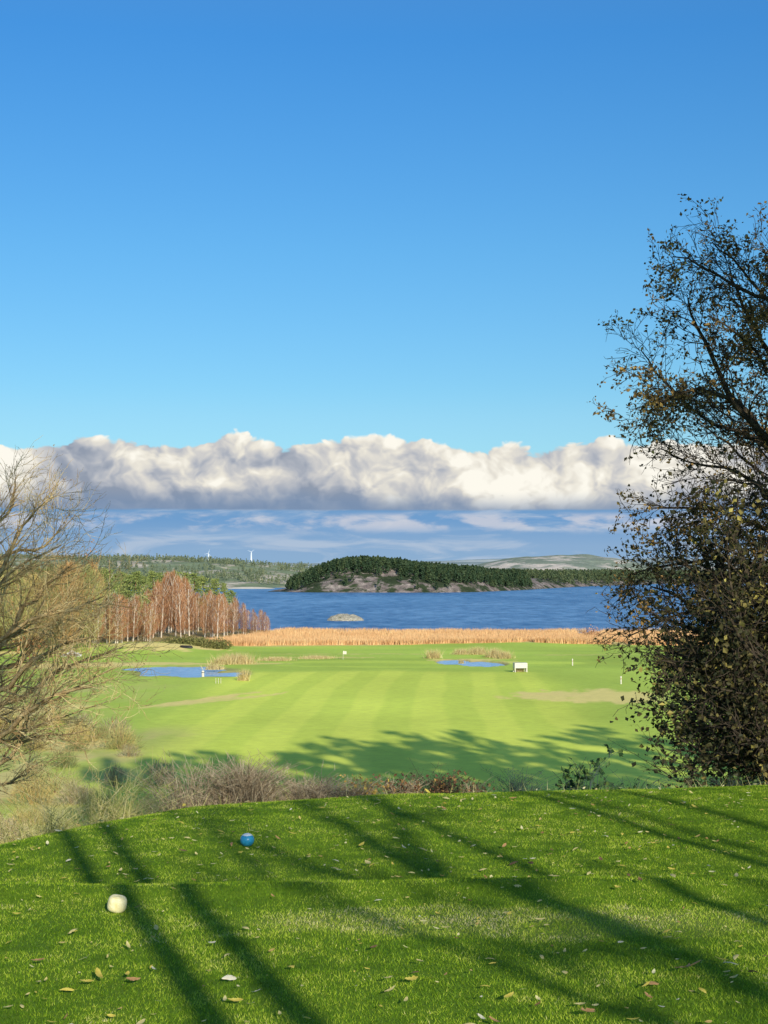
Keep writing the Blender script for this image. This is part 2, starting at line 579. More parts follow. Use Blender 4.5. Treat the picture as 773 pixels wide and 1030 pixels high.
    T.put(bp.inputs['Height'], T.noise(p, 9.0, 5, 0.7)); T.l.new(bp.outputs[0], T.bs.inputs['Normal'])
    o = mb.build('ground', m)
    at_ = o.data.color_attributes.new('albedo', 'FLOAT_COLOR', 'POINT')
    at_.data.foreach_set('color', np.concatenate([c, np.ones((len(c), 1))], 1).astype(np.float32).ravel())
    tag(o, kind='structure')


grid_terrain()


def Hh(x, y):
    return float(height(np.array([x]), np.array([y]))[0])


def ground_at(px, py):
    """point of the ground seen at a photo pixel (marches along the ray)"""
    Y = np.concatenate([np.linspace(4, 30, 2000), np.linspace(30, 700, 20000)])
    X = (px - 386.5) / FPX * Y
    Zr = CAMZ + (573.0 - py) / FPX * Y
    Zg = height(X, Y)
    k = np.argmax(Zr <= Zg)
    return np.array([X[k], Y[k], Zg[k]])


# ------------------------------------------------------------------ water
def water_mat(name, deep, light, sx, sy, rough, bump, dist):
    m, T = mat(name)
    p = T.sep(wpos(T))
    v = T.xyz(T.m('MULTIPLY', p[0], sx), T.m('MULTIPLY', p[1], sy), 0.0)
    n = T.noise(v, 1.0, 7, 0.68)
    v2 = T.xyz(T.m('MULTIPLY', p[0], sx * 0.14), T.m('MULTIPLY', p[1], sy * 0.10), 4.0)
    n2 = T.noise(v2, 1.0, 4, 0.6, 0.4)
    f = T.m('ADD', T.m('MULTIPLY', n, 0.62), T.m('MULTIPLY', n2, 0.38))
    T.put(T.bs.inputs['Base Color'], T.ramp(f, [(0.38, deep), (0.60, light)]))
    T.bs.inputs['Roughness'].default_value = rough
    T.bs.inputs['IOR'].default_value = 1.33
    T.bs.inputs['Specular IOR Level'].default_value = 0.35
    b = T.new('ShaderNodeBump'); b.inputs['Strength'].default_value = bump; b.inputs['Distance'].default_value = dist
    T.put(b.inputs['Height'], n); T.l.new(b.outputs[0], T.bs.inputs['Normal'])
    return m


mb = MB()
mb.add([[-30000, 300, 0], [30000, 300, 0], [30000, 40000, 0], [-30000, 40000, 0]], [[0, 1, 2, 3]])
sea = mb.build('sea', water_mat('sea_water', (0.030, 0.12, 0.30), (0.20, 0.38, 0.62), 0.14, 0.05, 0.4, 1.0, 1.0))
tag(sea, kind='structure')


def pond(name, fn, x0, x1, y0, y1, z):
    mb = MB()
    xs = np.arange(x0, x1, 0.5); ys = np.arange(y0, y1, 0.5)
    GX, GY = np.meshgrid(xs, ys)
    keep = fn(GX + .25, GY + .25) < 1.25
    nx = len(xs)
    V = np.stack([GX, GY, np.full_like(GX, z)], -1).reshape(-1, 3)
    i = (np.arange(len(ys) - 1)[:, None] * nx + np.arange(nx - 1)[None])
    F = np.stack([i, i + 1, i + nx + 1, i + nx], -1)[keep[:-1, :-1]].reshape(-1, 4)
    mb.add(V, F)
    o = mb.build(name, POND)
    tag(o, kind='structure')


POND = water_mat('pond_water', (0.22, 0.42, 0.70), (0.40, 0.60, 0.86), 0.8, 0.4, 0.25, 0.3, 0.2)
pond('pond_water', pond_left, -60, -18, 215, 260, Hh(-33, 238) - 0.35)
pond('pond_water_small', pond_small, 8, 24, 250, 282, Hh(15, 265) - 0.35)


# ------------------------------------------------------------------ distant land
def land(name, xs, ys, fn, material):
    GX, GY = np.meshgrid(xs, ys)
    Z = fn(GX, GY)
    nx, ny = len(xs), len(ys)
    V = np.stack([GX, GY, Z], -1).reshape(-1, 3)
    i = np.arange(ny - 1)[:, None] * nx + np.arange(nx - 1)[None]
    mb = MB()
    mb.add(V, np.stack([i, i + 1, i + nx + 1, i + nx], -1).reshape(-1, 4), 0.5, smooth=True)
    o = mb.build(name, material)
    return tag(o, kind='structure')


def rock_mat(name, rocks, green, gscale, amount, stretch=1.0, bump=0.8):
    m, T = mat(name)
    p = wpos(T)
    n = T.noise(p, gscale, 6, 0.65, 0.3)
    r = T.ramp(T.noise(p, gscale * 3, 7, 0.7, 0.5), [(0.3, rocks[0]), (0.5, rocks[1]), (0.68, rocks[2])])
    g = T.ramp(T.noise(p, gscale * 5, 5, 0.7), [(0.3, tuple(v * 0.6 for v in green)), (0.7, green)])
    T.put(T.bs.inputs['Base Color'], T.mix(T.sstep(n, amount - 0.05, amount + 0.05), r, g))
    T.bs.inputs['Roughness'].default_value = 0.95
    T.bs.inputs['Specular IOR Level'].default_value = 0.1
    b = T.new('ShaderNodeBump'); b.inputs['Strength'].default_value = bump; b.inputs['Distance'].default_value = 3.0
    T.put(b.inputs['Height'], T.noise(p, gscale * 4, 7, 0.7)); T.l.new(b.outputs[0], T.bs.inputs['Normal'])
    return m


def island_h(x, y):
    H = np.interp(x, [-90, -80, -70, -58, -45, -32, 0, 40, 80, 120, 200, 400, 900], [-4, 2.0, 6, 12, 17, 20, 19, 15.5, 11.5, 8.5, 7, 7, 9])
    y0 = np.interp(x, [-90, -60, 40, 75, 130, 200, 350, 900], [1215, 1180, 1172, 1200, 1340, 1560, 1900, 2150])
    s = (y - y0)
    up = sm(s, -3, 75) * 0.75 + sm(s, 0, 22) * 0.25
    dn = 1 - sm(s, 300, 480)
    w = (fbm(x / 16, y / 22, 5, 5) - 0.5) * 7
    return np.maximum(H * up * dn + w * sm(s, 0, 30) * up * dn, 0) - 1.2 + sm(s, -3, 6) * 1.4


island = land('island', np.linspace(-95, 1000, 420), np.concatenate([np.linspace(1165, 1300, 60), np.linspace(1303, 2700, 160)]), island_h,
              rock_mat('island_rock', ((0.10, 0.08, 0.075), (0.27, 0.22, 0.20), (0.52, 0.44, 0.38)), (0.06, 0.085, 0.04), 0.05, 0.50))


def left_hill_h(x, y):
    H = np.interp(x, [-900, -500, -330, -240, -170, -110, -70, -40], [30, 30, 27, 25, 22, 16, 7, -4])
    s = y - np.interp(x, [-900, -200, -120, -40], [1440, 1430, 1475, 1520])
    return H * (sm(s, 8, 420) * 0.85 + sm(s, 6, 60) * 0.15) * (1 - sm(s, 900, 1300)) + (fbm(x / 45, y / 60, 9, 5) - 0.5) * 10 * sm(s, 20, 100) - 1.0 + sm(s, -2, 6) * 1.9


lh = land('hill', np.linspace(-900, -30, 260), np.linspace(1425, 2800, 200), left_hill_h,
          rock_mat('heath_hill', ((0.40, 0.35, 0.28), (0.58, 0.50, 0.40), (0.80, 0.70, 0.56)), (0.28, 0.34, 0.20), 0.010, 0.47))  # rock and heath colours lightened to carry the distance haze


def right_hill_h(x, y):
    r = np.sqrt(((x - 330) / 230) ** 2 + ((y - 3100) / 420) ** 2)
    r2 = np.sqrt(((x - 700) / 380) ** 2 + ((y - 3200) / 420) ** 2)
    return 44 * np.clip(1 - r * r, -.1, 1) ** 1 * (r < 1.2) + np.maximum(0, 26 * (1 - r2 * r2)) + 6 + (fbm(x / 60, y / 90, 6, 5) - .5) * 10 - 6


rh = land('hill', np.linspace(-60, 1100, 200), np.linspace(2650, 3650, 90), right_hill_h,
          rock_mat('bare_hill', ((0.46, 0.42, 0.38), (0.64, 0.56, 0.48), (0.86, 0.75, 0.64)), (0.32, 0.37, 0.28), 0.012, 0.47))  # paler base colours, aerial haze painted into the hill


def far_h(x, y):
    t = sm(y, 6000, 9000)
    r = 62 + 16 * (fbm(x / 900, y * 0 + 1, 2, 4) - 0.5) * 2 + np.interp(x, [-3000, -1500, -700, -200, 500, 1500], [0, 16, 2, -2, 16, 18])
    return r * t * (1 - 0.5 * sm(y, 9500, 12000)) + (fbm(x / 200, y / 300, 3, 4) - 0.5) * 12 * t


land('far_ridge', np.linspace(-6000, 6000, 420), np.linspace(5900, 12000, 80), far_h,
     rock_mat('hazy_ridge', ((0.42, 0.48, 0.50), (0.52, 0.56, 0.54), (0.64, 0.64, 0.60)), (0.34, 0.42, 0.42), 0.003, 0.48, bump=0.4))  # haze is put into these pale bluish base colours

def beach_h(x, y):
    return 1.9 * (1 - ((x + 128) / 26) ** 2) * (1 - ((y - 1425) / 26) ** 2) - .3


land('beach', np.linspace(-156, -100, 30), np.linspace(1398, 1440, 16), beach_h, m_noise('pale_sand', (0.70, 0.60, 0.46), (0.92, 0.82, 0.66), .2, .9, obj=False))
# low islet
def islet_h(x, y):
    r = ((x + 13.7) / 6.6) ** 2 + ((y - 531) / 6) ** 2
    return 2.3 * np.sqrt(np.clip(1 - r, 0, 1)) * (0.65 + 0.6 * fbm(x / 2.2, y / 2.2, 4)) + 0.25 * (x < -16) * (r < 0.7) - 0.15


land('islet', np.linspace(-22, -5, 70), np.linspace(523, 539, 40), islet_h,
     rock_mat('islet_rock', ((0.42, 0.36, 0.26), (0.66, 0.60, 0.46), (0.85, 0.80, 0.66)), (0.36, 0.36, 0.16), 0.5, 0.62))

# ------------------------------------------------------------------ far woods (each reads as one mass)
def wood(name, pts, hgt, material, nleaf=70, label=None):
    """conifer crowns of small needle-clump faces, packed in one mesh"""
    mb = MB()
    P = np.asarray(pts); n = len(P)
    hh = hgt * rng.uniform(0.65, 1.2, n)
    t = rng.random((n, nleaf)) ** 0.8
    prof = np.where(t < 0.2, t / 0.2 * 0.85 + 0.15, (1 - t) / 0.8 * 0.85 + 0.15)
    a = rng.random((n, nleaf)) * 2 * PI
    rr = prof * hh[:, None] * 0.27 * rng.uniform(0.5, 1.1, (n, nleaf))
    Q = np.stack([P[:, 0:1] + np.cos(a) * rr, P[:, 1:2] + np.sin(a) * rr, P[:, 2:3] + hh[:, None] * (0.1 + 0.88 * t)], -1).reshape(-1, 3)
    base = np.repeat(rng.random(n), nleaf)
    scatter_leaves(mb, Q, hgt * 0.16, rnd=np.clip(base * 0.7 + rng.random(n * nleaf) * 0.3, 0, 1), elong=1.2)
    o = mb.build(name, material)
    return tag(o, label, 'wood', kind='stuff')


def sample(n, x0, x1, y0, y1, fn, cond):
    x = rng.uniform(x0, x1, n); y = rng.uniform(y0, y1, n)
    z = fn(x, y)
    k = cond(x, y, z)
    return np.stack([x, y, z], -1)[k]


def islcond(x, y, z):
    y0 = np.interp(x, [-90, -60, 40, 75, 130, 200, 350, 900], [1215, 1180, 1172, 1200, 1340, 1560, 1900, 2150])
    s = y - y0
    cover = fbm(x / 14, y / 18, 77, 3)
    front = np.where(x < 30, sm(s, 30, 62), np.where(x < 90, sm(s, 14, 34), sm(s, 5, 14)))
    side = np.where(x < -58, 0.22 + 0 * x, 0)
    return (z > 1.2) & (rng.random(len(x)) < np.maximum(front, side) * (0.25 + 1.2 * (cover > 0.36)) + 0.07) & (s < 330)


p1 = sample(16000, -88, 135, 1172, 1480, island_h, islcond)
p2 = sample(5200, 135, 480, 1500, 2150, island_h, islcond)
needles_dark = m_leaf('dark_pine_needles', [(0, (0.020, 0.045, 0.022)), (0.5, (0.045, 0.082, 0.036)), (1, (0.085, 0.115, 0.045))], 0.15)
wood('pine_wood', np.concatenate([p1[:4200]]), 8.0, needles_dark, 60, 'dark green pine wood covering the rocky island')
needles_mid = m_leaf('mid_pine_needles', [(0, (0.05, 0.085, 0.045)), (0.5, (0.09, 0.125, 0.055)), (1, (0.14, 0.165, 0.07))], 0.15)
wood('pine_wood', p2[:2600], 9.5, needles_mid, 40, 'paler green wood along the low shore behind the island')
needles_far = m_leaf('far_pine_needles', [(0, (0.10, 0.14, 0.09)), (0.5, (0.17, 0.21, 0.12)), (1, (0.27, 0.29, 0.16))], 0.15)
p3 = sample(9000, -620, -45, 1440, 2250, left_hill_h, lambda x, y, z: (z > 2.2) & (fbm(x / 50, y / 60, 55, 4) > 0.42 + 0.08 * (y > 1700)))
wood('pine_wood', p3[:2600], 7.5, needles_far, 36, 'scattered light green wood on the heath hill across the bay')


# ------------------------------------------------------------------ wind turbines
white = m_noise('turbine_white', (0.62, 0.68, 0.74), (0.70, 0.75, 0.80), 0.3, 0.5)
def turbine(px, ytop, ybase, Y, label, rot):
    b = at(px, ybase, Y); t = at(px, ytop, Y)
    h = t[2] - b[2] + 15
    root = empty('wind_turbine', (b[0], b[1], b[2] - 15), label=label, cat='wind turbine', group='wind turbines on the far ridge')
    m = MB(); m.tube([(0, 0, 0), (0, 0, h * .5), (0, 0, h)], [5.5, 4.6, 3.6], 12); m.build('tower', white, root)
    m = MB(); m.box((0, 2, h + 2), (5, 13, 5)); m.build('nacelle', white, root)
    m = MB(); m.tube([(0, -8, h + 2), (0, -5.5, h + 2), (0, -4.4, h + 2)], [0.6, 2.2, 2.4], 10); hub = m.build('hub', white, root)
    for k in range(3):
        a = rot + k * 2 * PI / 3
        d = np.array([math.sin(a), 0, math.cos(a)])
        m = MB()
        L = 24
        sgn = np.array([math.cos(a), 0, -math.sin(a)])
        c0 = np.array([0, -6.5, h + 2])
        V = [c0 - sgn * .6, c0 + sgn * .6, c0 + d * 6 + sgn * 1.2, c0 + d * L + sgn * 0.3, c0 + d * L - sgn * 0.2, c0 + d * 6 - sgn * 0.4]
        V2 = [v + np.array([0, 0.8, 0]) for v in V]
        m.add(V + V2, [[0, 1, 2, 5], [5, 2, 3, 4], [7, 6, 11, 8], [8, 11, 10, 9]])
        m.build('blade', white, hub)


turbine(210, 557, 563, 8800, 'left one of the two white wind turbines on the far ridge', 0.3)
turbine(253, 555.5, 562, 8800, 'right one of the two white wind turbines on the far ridge', 0.95)


# ------------------------------------------------------------------ tree growing
def spline(ctrl, n):
    C = np.asarray(ctrl, float)
    C = np.concatenate([[2 * C[0] - C[1]], C, [2 * C[-1] - C[-2]]])
    m = len(C) - 3
    out = []
    for t in np.linspace(0, m - 1e-6, n):
        i = int(t); f = t - i
        p0, p1, p2, p3 = C[i:i + 4]
        out.append(0.5 * ((2 * p1) + (-p0 + p2) * f + (2 * p0 - 5 * p1 + 4 * p2 - p3) * f * f + (-p0 + 3 * p1 - 3 * p2 + p3) * f ** 3))
    return np.array(out)


def grow(p, d, L, r, lev, cfg, out, tips):
    """one branch and its children; cfg[lev] = dict(n, wob, up, kids, ang, ratio, rr, f0)"""
    c = cfg[lev]
    n = c['n']; seg = L / n
    pts = [p]; dirs = [d]
    up = np.asarray(c['up'])
    for i in range(n):
        d = unit(d + rng.normal(size=3) * c['wob'] + up)
        p = p + d * seg
        pts.append(p); dirs.append(d)
    pts = np.array(pts)
    rad = r * np.linspace(1, c.get('tip', 0.35), n + 1)
    out.setdefault(lev, []).append((pts, rad))
    if lev + 1 >= len(cfg):
        tips.extend(pts[1:])
        return
    kids(pts, np.array(dirs), rad, L, lev, cfg, out, tips)


def kids(pts, dirs, rad, L, lev, cfg, out, tips):
    c = cfg[lev]
    k = c['kids'] if isinstance(c['kids'], int) else max(1, int(round(L * c['kids'])))
    n = len(pts) - 1
    for j in range(k):
        f = c['f0'] + (1 - c['f0']) * (j + rng.random()) / k
        t = min(f * n, n - 1e-3); i = int(t)
        q = pts[i] + (pts[i + 1] - pts[i]) * (t - i)
        dd = unit(dirs[min(i + 1, n)])
        a = unit(np.cross(dd, rng.normal(size=3)))
        if 'planar' in c: a = unit(a * np.array([1, c['planar'], 1]))
        ang = c['ang'] * rng.uniform(0.65, 1.3)
        nd = unit(dd * math.cos(ang) + a * math.sin(ang))
        nL = c['ratio'] * L * rng.uniform(0.6, 1.25) * (1 - 0.45 * f)
        if 'abs' in c: nL = c['abs'] * rng.uniform(0.5, 1.3) * (1 - 0.3 * f)
        rr = max(rad[i] * c['rr'], c.get('rmin', 0.002))
        grow(q, nd, nL, rr, lev + 1, cfg, out, tips)


def limb(ctrl, r0, r1, n, cfg, out, tips):
    pts = spline(ctrl, n + 1)
    pts[1:-1] += rng.normal(size=(n - 1, 3)) * r0 * 0.35
    L = np.linalg.norm(np.diff(pts, axis=0), axis=1).sum()
    rad = np.linspace(r0, r1, n + 1)
    out.setdefault(0, []).append((pts, rad))
    dirs = unit(np.gradient(pts, axis=0))
    kids(pts, dirs, rad, L, 0, cfg, out, tips)


def local(out, tips, base):
    b = np.asarray(base)
    for k in out: out[k] = [(p - b, r) for p, r in out[k]]
    return [t - b for t in tips]


def bark(name, a, b, c, scale=6, bump=0.6):
    return m_noise(name, a, b, scale, 0.9, bump, c3=c, spec=0.15)


# --- the bare tree on the left
bark_left = bark('lichen_bark', (0.13, 0.08, 0.045), (0.40, 0.28, 0.13), (0.66, 0.52, 0.27), 9)
twig_left = m_leaf('yellow_brown_twigs', [(0, (0.28, 0.17, 0.07)), (0.5, (0.68, 0.47, 0.19)), (1, (0.94, 0.78, 0.40))], 0.0)
def left_tree():
    D = 27.0
    base = np.array([-9.6, D, Hh(-9.6, D) - 0.1])
    out, tips = {}, []
    fork = base + [0.25, 0, 3.4]
    fork2 = base + [0.5, 0.1, 5.6]
    C = [dict(n=10, kids=2.7, f0=0.18, ang=0.6, ratio=.3, abs=1.25, rr=0.36, wob=0, up=(0, 0, 0), planar=0.8),
         dict(n=8, wob=0.15, up=(0.02, 0, 0.04), kids=6.0, f0=0.08, ang=0.6, ratio=0.45, abs=0.62, rr=0.42, rmin=0.0055),
         dict(n=5, wob=0.18, up=(0, 0, 0.05), kids=8.0, f0=0.1, ang=0.55, ratio=0.5, abs=0.30, rr=0.5, rmin=0.0035),
         dict(n=3, wob=0.22, up=(0, 0, 0.06), kids=0, f0=0, ang=0, ratio=0, rr=0, tip=0.6)]
    def A(px, py, dz=0): return at(px, py, D + dz)
    L = [([fork, A(-40, 700), A(5, 645, .5), A(35, 600, .8), A(70, 570, 1)], .13, .03),
         ([fork2, A(-45, 640), A(0, 580, -.5), A(22, 530, -.5), A(45, 505, -1)], .09, .016),
         ([fork2, A(-50, 620, 1), A(5, 560, 1.5), A(45, 550, 2), A(62, 528, 2)], .08, .016),
         ([fork2, A(-60, 600), A(-20, 540), A(8, 515, .3), A(15, 488, .5)], .09, .016),
         ([fork, A(-40, 730, -1), A(10, 690, -1.4), A(50, 655, -1.6), A(95, 640, -2)], .11, .02),
         ([fork, A(-50, 760, -1.5), A(0, 742, -2), A(40, 705, -2.5), A(95, 690, -3)], .12, .025),
         ([fork, A(-50, 790, -1), A(0, 770, -1.5), A(35, 740, -1.5), A(85, 735, -2)], .09, .02),
         ([fork, A(-50, 790, 1), A(-10, 790, 1.0), A(20, 782, 1.2), A(40, 768, 1.4)], .07, .02),
         ([fork, A(-30, 735, 1), A(25, 702, 1.5), A(70, 668, 1.8), A(125, 650, 2.3)], .10, .02),
         ([fork, A(-40, 740, 0), A(15, 725, 0), A(60, 700, 0), A(115, 672, 0)], .08, .014),
         ([fork, A(-40, 750, 2), A(10, 745, 2), A(50, 725, 2.4), A(110, 705, 3)], .06, .012),
         ([fork, A(-50, 690, -1), A(-5, 650, -1.5), A(30, 625, -2), A(75, 610, -2)], .10, .016),
         ([fork2, A(-50, 640, 0), A(-10, 600, 0), A(20, 570, 0), A(62, 548, 0)], .08, .016),
         ([fork, A(-40, 705, 1), A(20, 668, 1.5), A(60, 620, 1.8), A(105, 600, 2.3)], .10, .02)]
    for ctrl, r0, r1 in L: limb(ctrl, r0 * .72, r1 * .6, 12, C, out, tips)
    tips = local(out, tips, base)
    root = empty('bare_tree', base, label='bare lichen-covered tree reaching in from the left edge with a haze of fine twigs', cat='tree')
    m = MB()
    m.tube(spline([(0, 0, -0.6), (0.05, 0, 1.5), (0.25, 0, 3.5), (0.5, .1, 5.7)], 10), np.linspace(.34, .17, 10), 12)
    m.build('trunk', bark_left, root)
    m = MB(); add_tubes(m, out[0] + out[1], 6); m.build('branch', bark_left, root)
    m = MB(); add_tubes(m, out[2] + out[3], 3); m.build('twigs', twig_left, root)
    t = np.array(tips)
    # a few clinging rusty leaves and seed tufts
    m = MB()
    cl = unit(t[rng.choice(len(t), 5, replace=False)])
    sel = t[rng.random(len(t)) < 0.06]
    scatter_leaves(m, sel, 0.035, elong=1.6)
    m.build('leaves', m_leaf('rusty_leaves', [(0, (0.25, 0.10, 0.03)), (0.6, (0.45, 0.26, 0.08)), (1, (0.6, 0.45, 0.2))]), root)


left_tree()

# --- trees on the right
bark_dark = bark('dark_oak_bark', (0.030, 0.024, 0.018), (0.065, 0.05, 0.035), (0.15, 0.12, 0.07), 9)
twig_dark = m_leaf('dark_twigs', [(0, (0.035, 0.025, 0.018)), (1, (0.10, 0.075, 0.05))], 0.0)
leaf_oak = m_leaf('autumn_oak_leaves', [(0, (0.030, 0.028, 0.012)), (0.28, (0.09, 0.075, 0.025)), (0.5, (0.24, 0.15, 0.05)), (0.72, (0.48, 0.29, 0.09)), (0.9, (0.68, 0.46, 0.12)), (1, (0.85, 0.62, 0.12))], 0.35, patch=(0.9, 0.4))
leaf_dense = m_leaf('dark_bush_leaves', [(0, (0.020, 0.024, 0.010)), (0.45, (0.045, 0.048, 0.018)), (0.68, (0.12, 0.10, 0.035)), (0.86, (0.32, 0.27, 0.07)), (1, (0.64, 0.54, 0.14))], 0.25, patch=(1.1, 0.35))


def right_trees():
    D = 21.0
    def A(px, py, dz=0): return at(px + 14, py + 6, D + dz)
    base = np.array([7.4, D, Hh(7.4, D) - 0.1])
    C = [dict(n=10, kids=5.4, f0=0.2, ang=0.7, ratio=.3, abs=0.90, rr=0.30, wob=0, up=(0, 0, 0)),
         dict(n=7, wob=0.16, up=(0, 0, 0.02), kids=8.5, f0=0.10, ang=0.7, ratio=0.45, abs=0.40, rr=0.45, rmin=0.006),
         dict(n=4, wob=0.2, up=(0, 0, 0.02), kids=8.5, f0=0.1, ang=0.7, ratio=0.5, abs=0.19, rr=0.5, rmin=0.004),
         dict(n=3, wob=0.25, up=(0, 0, 0.0), kids=0, f0=0, ang=0, ratio=0, rr=0, tip=0.6)]
    out, tips = {}, []
    t1 = base + [-.1, 0, 3.6]; t2 = base + [-.25, 0, 5.0]; t3 = base + [-.2, .2, 6.2]
    L = [([t1, A(800, 500), A(760, 440, .3), A(720, 385, .3), A(692, 330, .3), A(680, 292, 0)], .10, .014),
         ([t3, A(830, 330), A(790, 290, -.5), A(770, 262, -.6), A(772, 228, -1)], .06, .012),
         ([t1, A(790, 480, -1), A(745, 415, -1.2), A(700, 385, -1.4), A(662, 392, -1.6), A(642, 408, -1.8)], .075, .010),
         ([t2, A(810, 420, 1), A(765, 355, 1), A(735, 300, 1), A(722, 260, 1.2)], .08, .014),
         ([t1, A(790, 520, .8), A(730, 470, 1), A(690, 460, 1.3), A(652, 445, 1.4)], .06, .010),
         ([t1, A(800, 560, -.6), A(745, 520, -.8), A(695, 505, -1), A(640, 505, -1.1)], .07, .012),
         ([base + [-.1, 0, 2.8], A(800, 590, .6), A(740, 560, .6), A(680, 560, .5), A(620, 572, .4)], .07, .012),
         ([base + [-.1, 0, 2.3], A(800, 620, -.6), A(740, 600, -.6), A(670, 612, -.5), A(615, 635, -.4)], .06, .010),
         ([t3, A(815, 370, .6), A(770, 310, .8), A(735, 262, 1), A(705, 235, 1)], .06, .010),
         ([t3, A(820, 350, -.8), A(785, 300, -1), A(745, 290, -1.2), A(700, 262, -1.2), A(665, 250, -1.2)], .06, .010),
         ([t1, A(790, 470, .2), A(740, 430, .2), A(700, 420, .2), A(650, 370, .2), A(632, 345, .2)], .06, .010),
         ([t1, A(800, 520, 1.5), A(760, 480, 1.8), A(720, 440, 2), A(690, 420, 2)], .06, .010),
         ([t1, A(800, 540, -1.2), A(765, 500, -1.4), A(735, 480, -1.5), A(700, 478, -1.5)], .06, .010),
         ([t2, A(820, 440, -1.5), A(780, 400, -1.5), A(750, 345, -1.6), A(700, 310, -1.9)], .06, .012)]
    for ctrl, r0, r1 in L: limb(ctrl, r0 * .8, r1 * .8, 12, C, out, tips)
    # leaders away from the lens, off to the right and behind, so that the crown is whole
    for v in ((1.6, 0.4, 3.4), (1.2, 1.8, 3.0), (0.6, -1.6, 3.2), (2.4, -0.4, 1.5), (1.0, 2.4, 1.2)):
        v = np.array(v)
        limb([t1, t1 + v * .4, t1 + v * .8 + [0, 0, .3], t1 + v * 1.2 + [0, 0, .8]], .10, .015, 12, C[:1] + C[1:], out, tips)
    tips = np.array(local(out, tips, base))
    root = empty('oak_tree', base, label='tall half-bare oak with thin brown and gold leaves at the right edge against the sky', cat='tree')
    m = MB(); m.tube(spline([(0, 0, -.8), (0, 0, 1.5), (-.1, 0, 3.7), (-.25, 0, 5.1), (-.2, .2, 6.4), (-.1, .2, 7.6)], 16), np.linspace(.30, .07, 16), 12)
    m.build('trunk', bark_dark, root)
    m = MB(); add_tubes(m, out[0] + out[1], 5); m.build('branch', bark_dark, root)
    m = MB(); add_tubes(m, out[2] + out[3], 3); m.build('twigs', twig_dark, root)
    m = MB()
    dens = fbm(tips[:, 0] * 1.1 + 30, tips[:, 2] * 1.1, 61, 2)
    sel = np.concatenate([tips[rng.random(len(tips)) < 0.10 + 0.62 * sm(dens, 0.36, 0.60)] for _ in range(3)])
    print('oak tips', len(tips), 'leaves', len(sel))
    scatter_leaves(m, sel + rng.normal(size=sel.shape) * 0.035, 0.056, elong=1.6)
    m.build('leaves', leaf_oak, root)

    # dense lower tree
    D2 = 20.0
    def B(px, py, dz=0): return at(px, py, D2 + dz)
    b2 = np.array([6.0, D2, Hh(6.0, D2) - 0.1])
    out, tips = {}, []
    C2 = [dict(n=8, kids=3.4, f0=0.15, ang=0.8, ratio=.3, abs=0.95, rr=0.45, wob=0, up=(0, 0, 0)),
          dict(n=6, wob=0.22, up=(0, 0, 0.02), kids=6.0, f0=0.1, ang=0.75, ratio=0.45, abs=0.42, rr=0.5, rmin=0.006),
          dict(n=4, wob=0.25, up=(0, 0, 0.0), kids=5.0, f0=0.1, ang=0.7, ratio=0.5, abs=0.2, rr=0.55, rmin=0.0045),
          dict(n=2, wob=0.25, up=(0, 0, -0.02), kids=0, f0=0, ang=0, ratio=0, rr=0, tip=0.6)]
    s = b2 + [0, 0, .9]
    L = [([s, B(770, 690), B(735, 650, .3), B(690, 630, .5), B(655, 618, .6)], .07, .01),
         ([s, B(770, 700, -.8), B(730, 680, -1), B(695, 672, -1.2), B(672, 668, -1.3)], .06, .01),
         ([s, B(775, 730, .2), B(740, 722, .5), B(700, 715, .7), B(690, 705, .8)], .06, .01),
         ([s, B(780, 752, -.5), B(745, 758, -.8), B(718, 762, -1), B(700, 758, -1.2)], .05, .01),
         ([s, B(770, 650, .4), B(735, 600, .5), B(700, 575, .5), B(678, 560, .4)], .07, .01),
         ([s, B(780, 640, -.6), B(755, 580, -.7), B(735, 540, -.8), B(722, 520, -.8)], .07, .01),
         ([s, B(800, 640, .6), B(790, 580, .8), B(775, 530, .9), B(760, 500, 1)], .07, .01),
         ([s, B(760, 670, 1), B(715, 625, 1.3), B(680, 600, 1.6), B(655, 590, 1.8)], .06, .01),
         ([s, B(790, 700, -1), B(765, 670, -1.6), B(740, 630, -1.9), B(725, 610, -2)], .06, .01),
         ([s, B(800, 740, -1), B(775, 745, -1.5), B(750, 742, -1.8), B(735, 735, -2)], .05, .01),
         ([s, B(770, 720, 1), B(730, 700, 1.6), B(700, 690, 2), B(680, 690, 2.2)], .05, .01),
         ([s, B(850, 650), B(880, 590), B(900, 540), B(910, 510)], .07, .01),
         ([s, B(860, 700, -1), B(900, 680, -1.5), B(930, 650, -1.6), B(950, 640, -1.8)], .06, .01),
         ([s, B(860, 690, 1), B(900, 660, 1.5), B(930, 620, 1.6), B(950, 600, 1.8)], .06, .01)]
    for k in range(66):
        px = rng.uniform(678, 870) if k % 3 else rng.uniform(672, 740); py = rng.uniform(530, 768) if k % 3 else rng.uniform(620, 768); dz = rng.uniform(-2.2, 2.2)
        if py > 740: px += 22
        if px < 700 and py < 560: px += 40
        e = B(px, py, dz)
        L.append(([s, s * .6 + e * .4 + rng.normal(size=3) * .15 + [0, 0, .2], s * .25 + e * .75 + rng.normal(size=3) * .15, e], .045, .008))
    for ctrl, r0, r1 in L: limb(ctrl, r0, r1, 10, C2, out, tips)
    tips = np.array(local(out, tips, b2))
    root = empty('leafy_tree', b2, label='dense dark low tree with small olive leaves below the oak at the right edge', cat='tree')
    m = MB()
    for dx, dy in ((0, 0), (.25, .1), (-.2, .15)):
        m.tube(spline([(dx * 1.6, dy, -.6), (dx, dy, .3), (dx * .2, dy * .3, 1.0)], 6), np.linspace(.14, .08, 6), 9)
    m.build('trunk', bark_dark, root)
    m = MB(); add_tubes(m, out[0] + out[1], 4); m.build('branch', bark_dark, root)
    m = MB(); add_tubes(m, out[2] + out[3], 3); m.build('twigs', twig_dark, root)
    m = MB()
    lo = tips[:, 2] + b2[2]
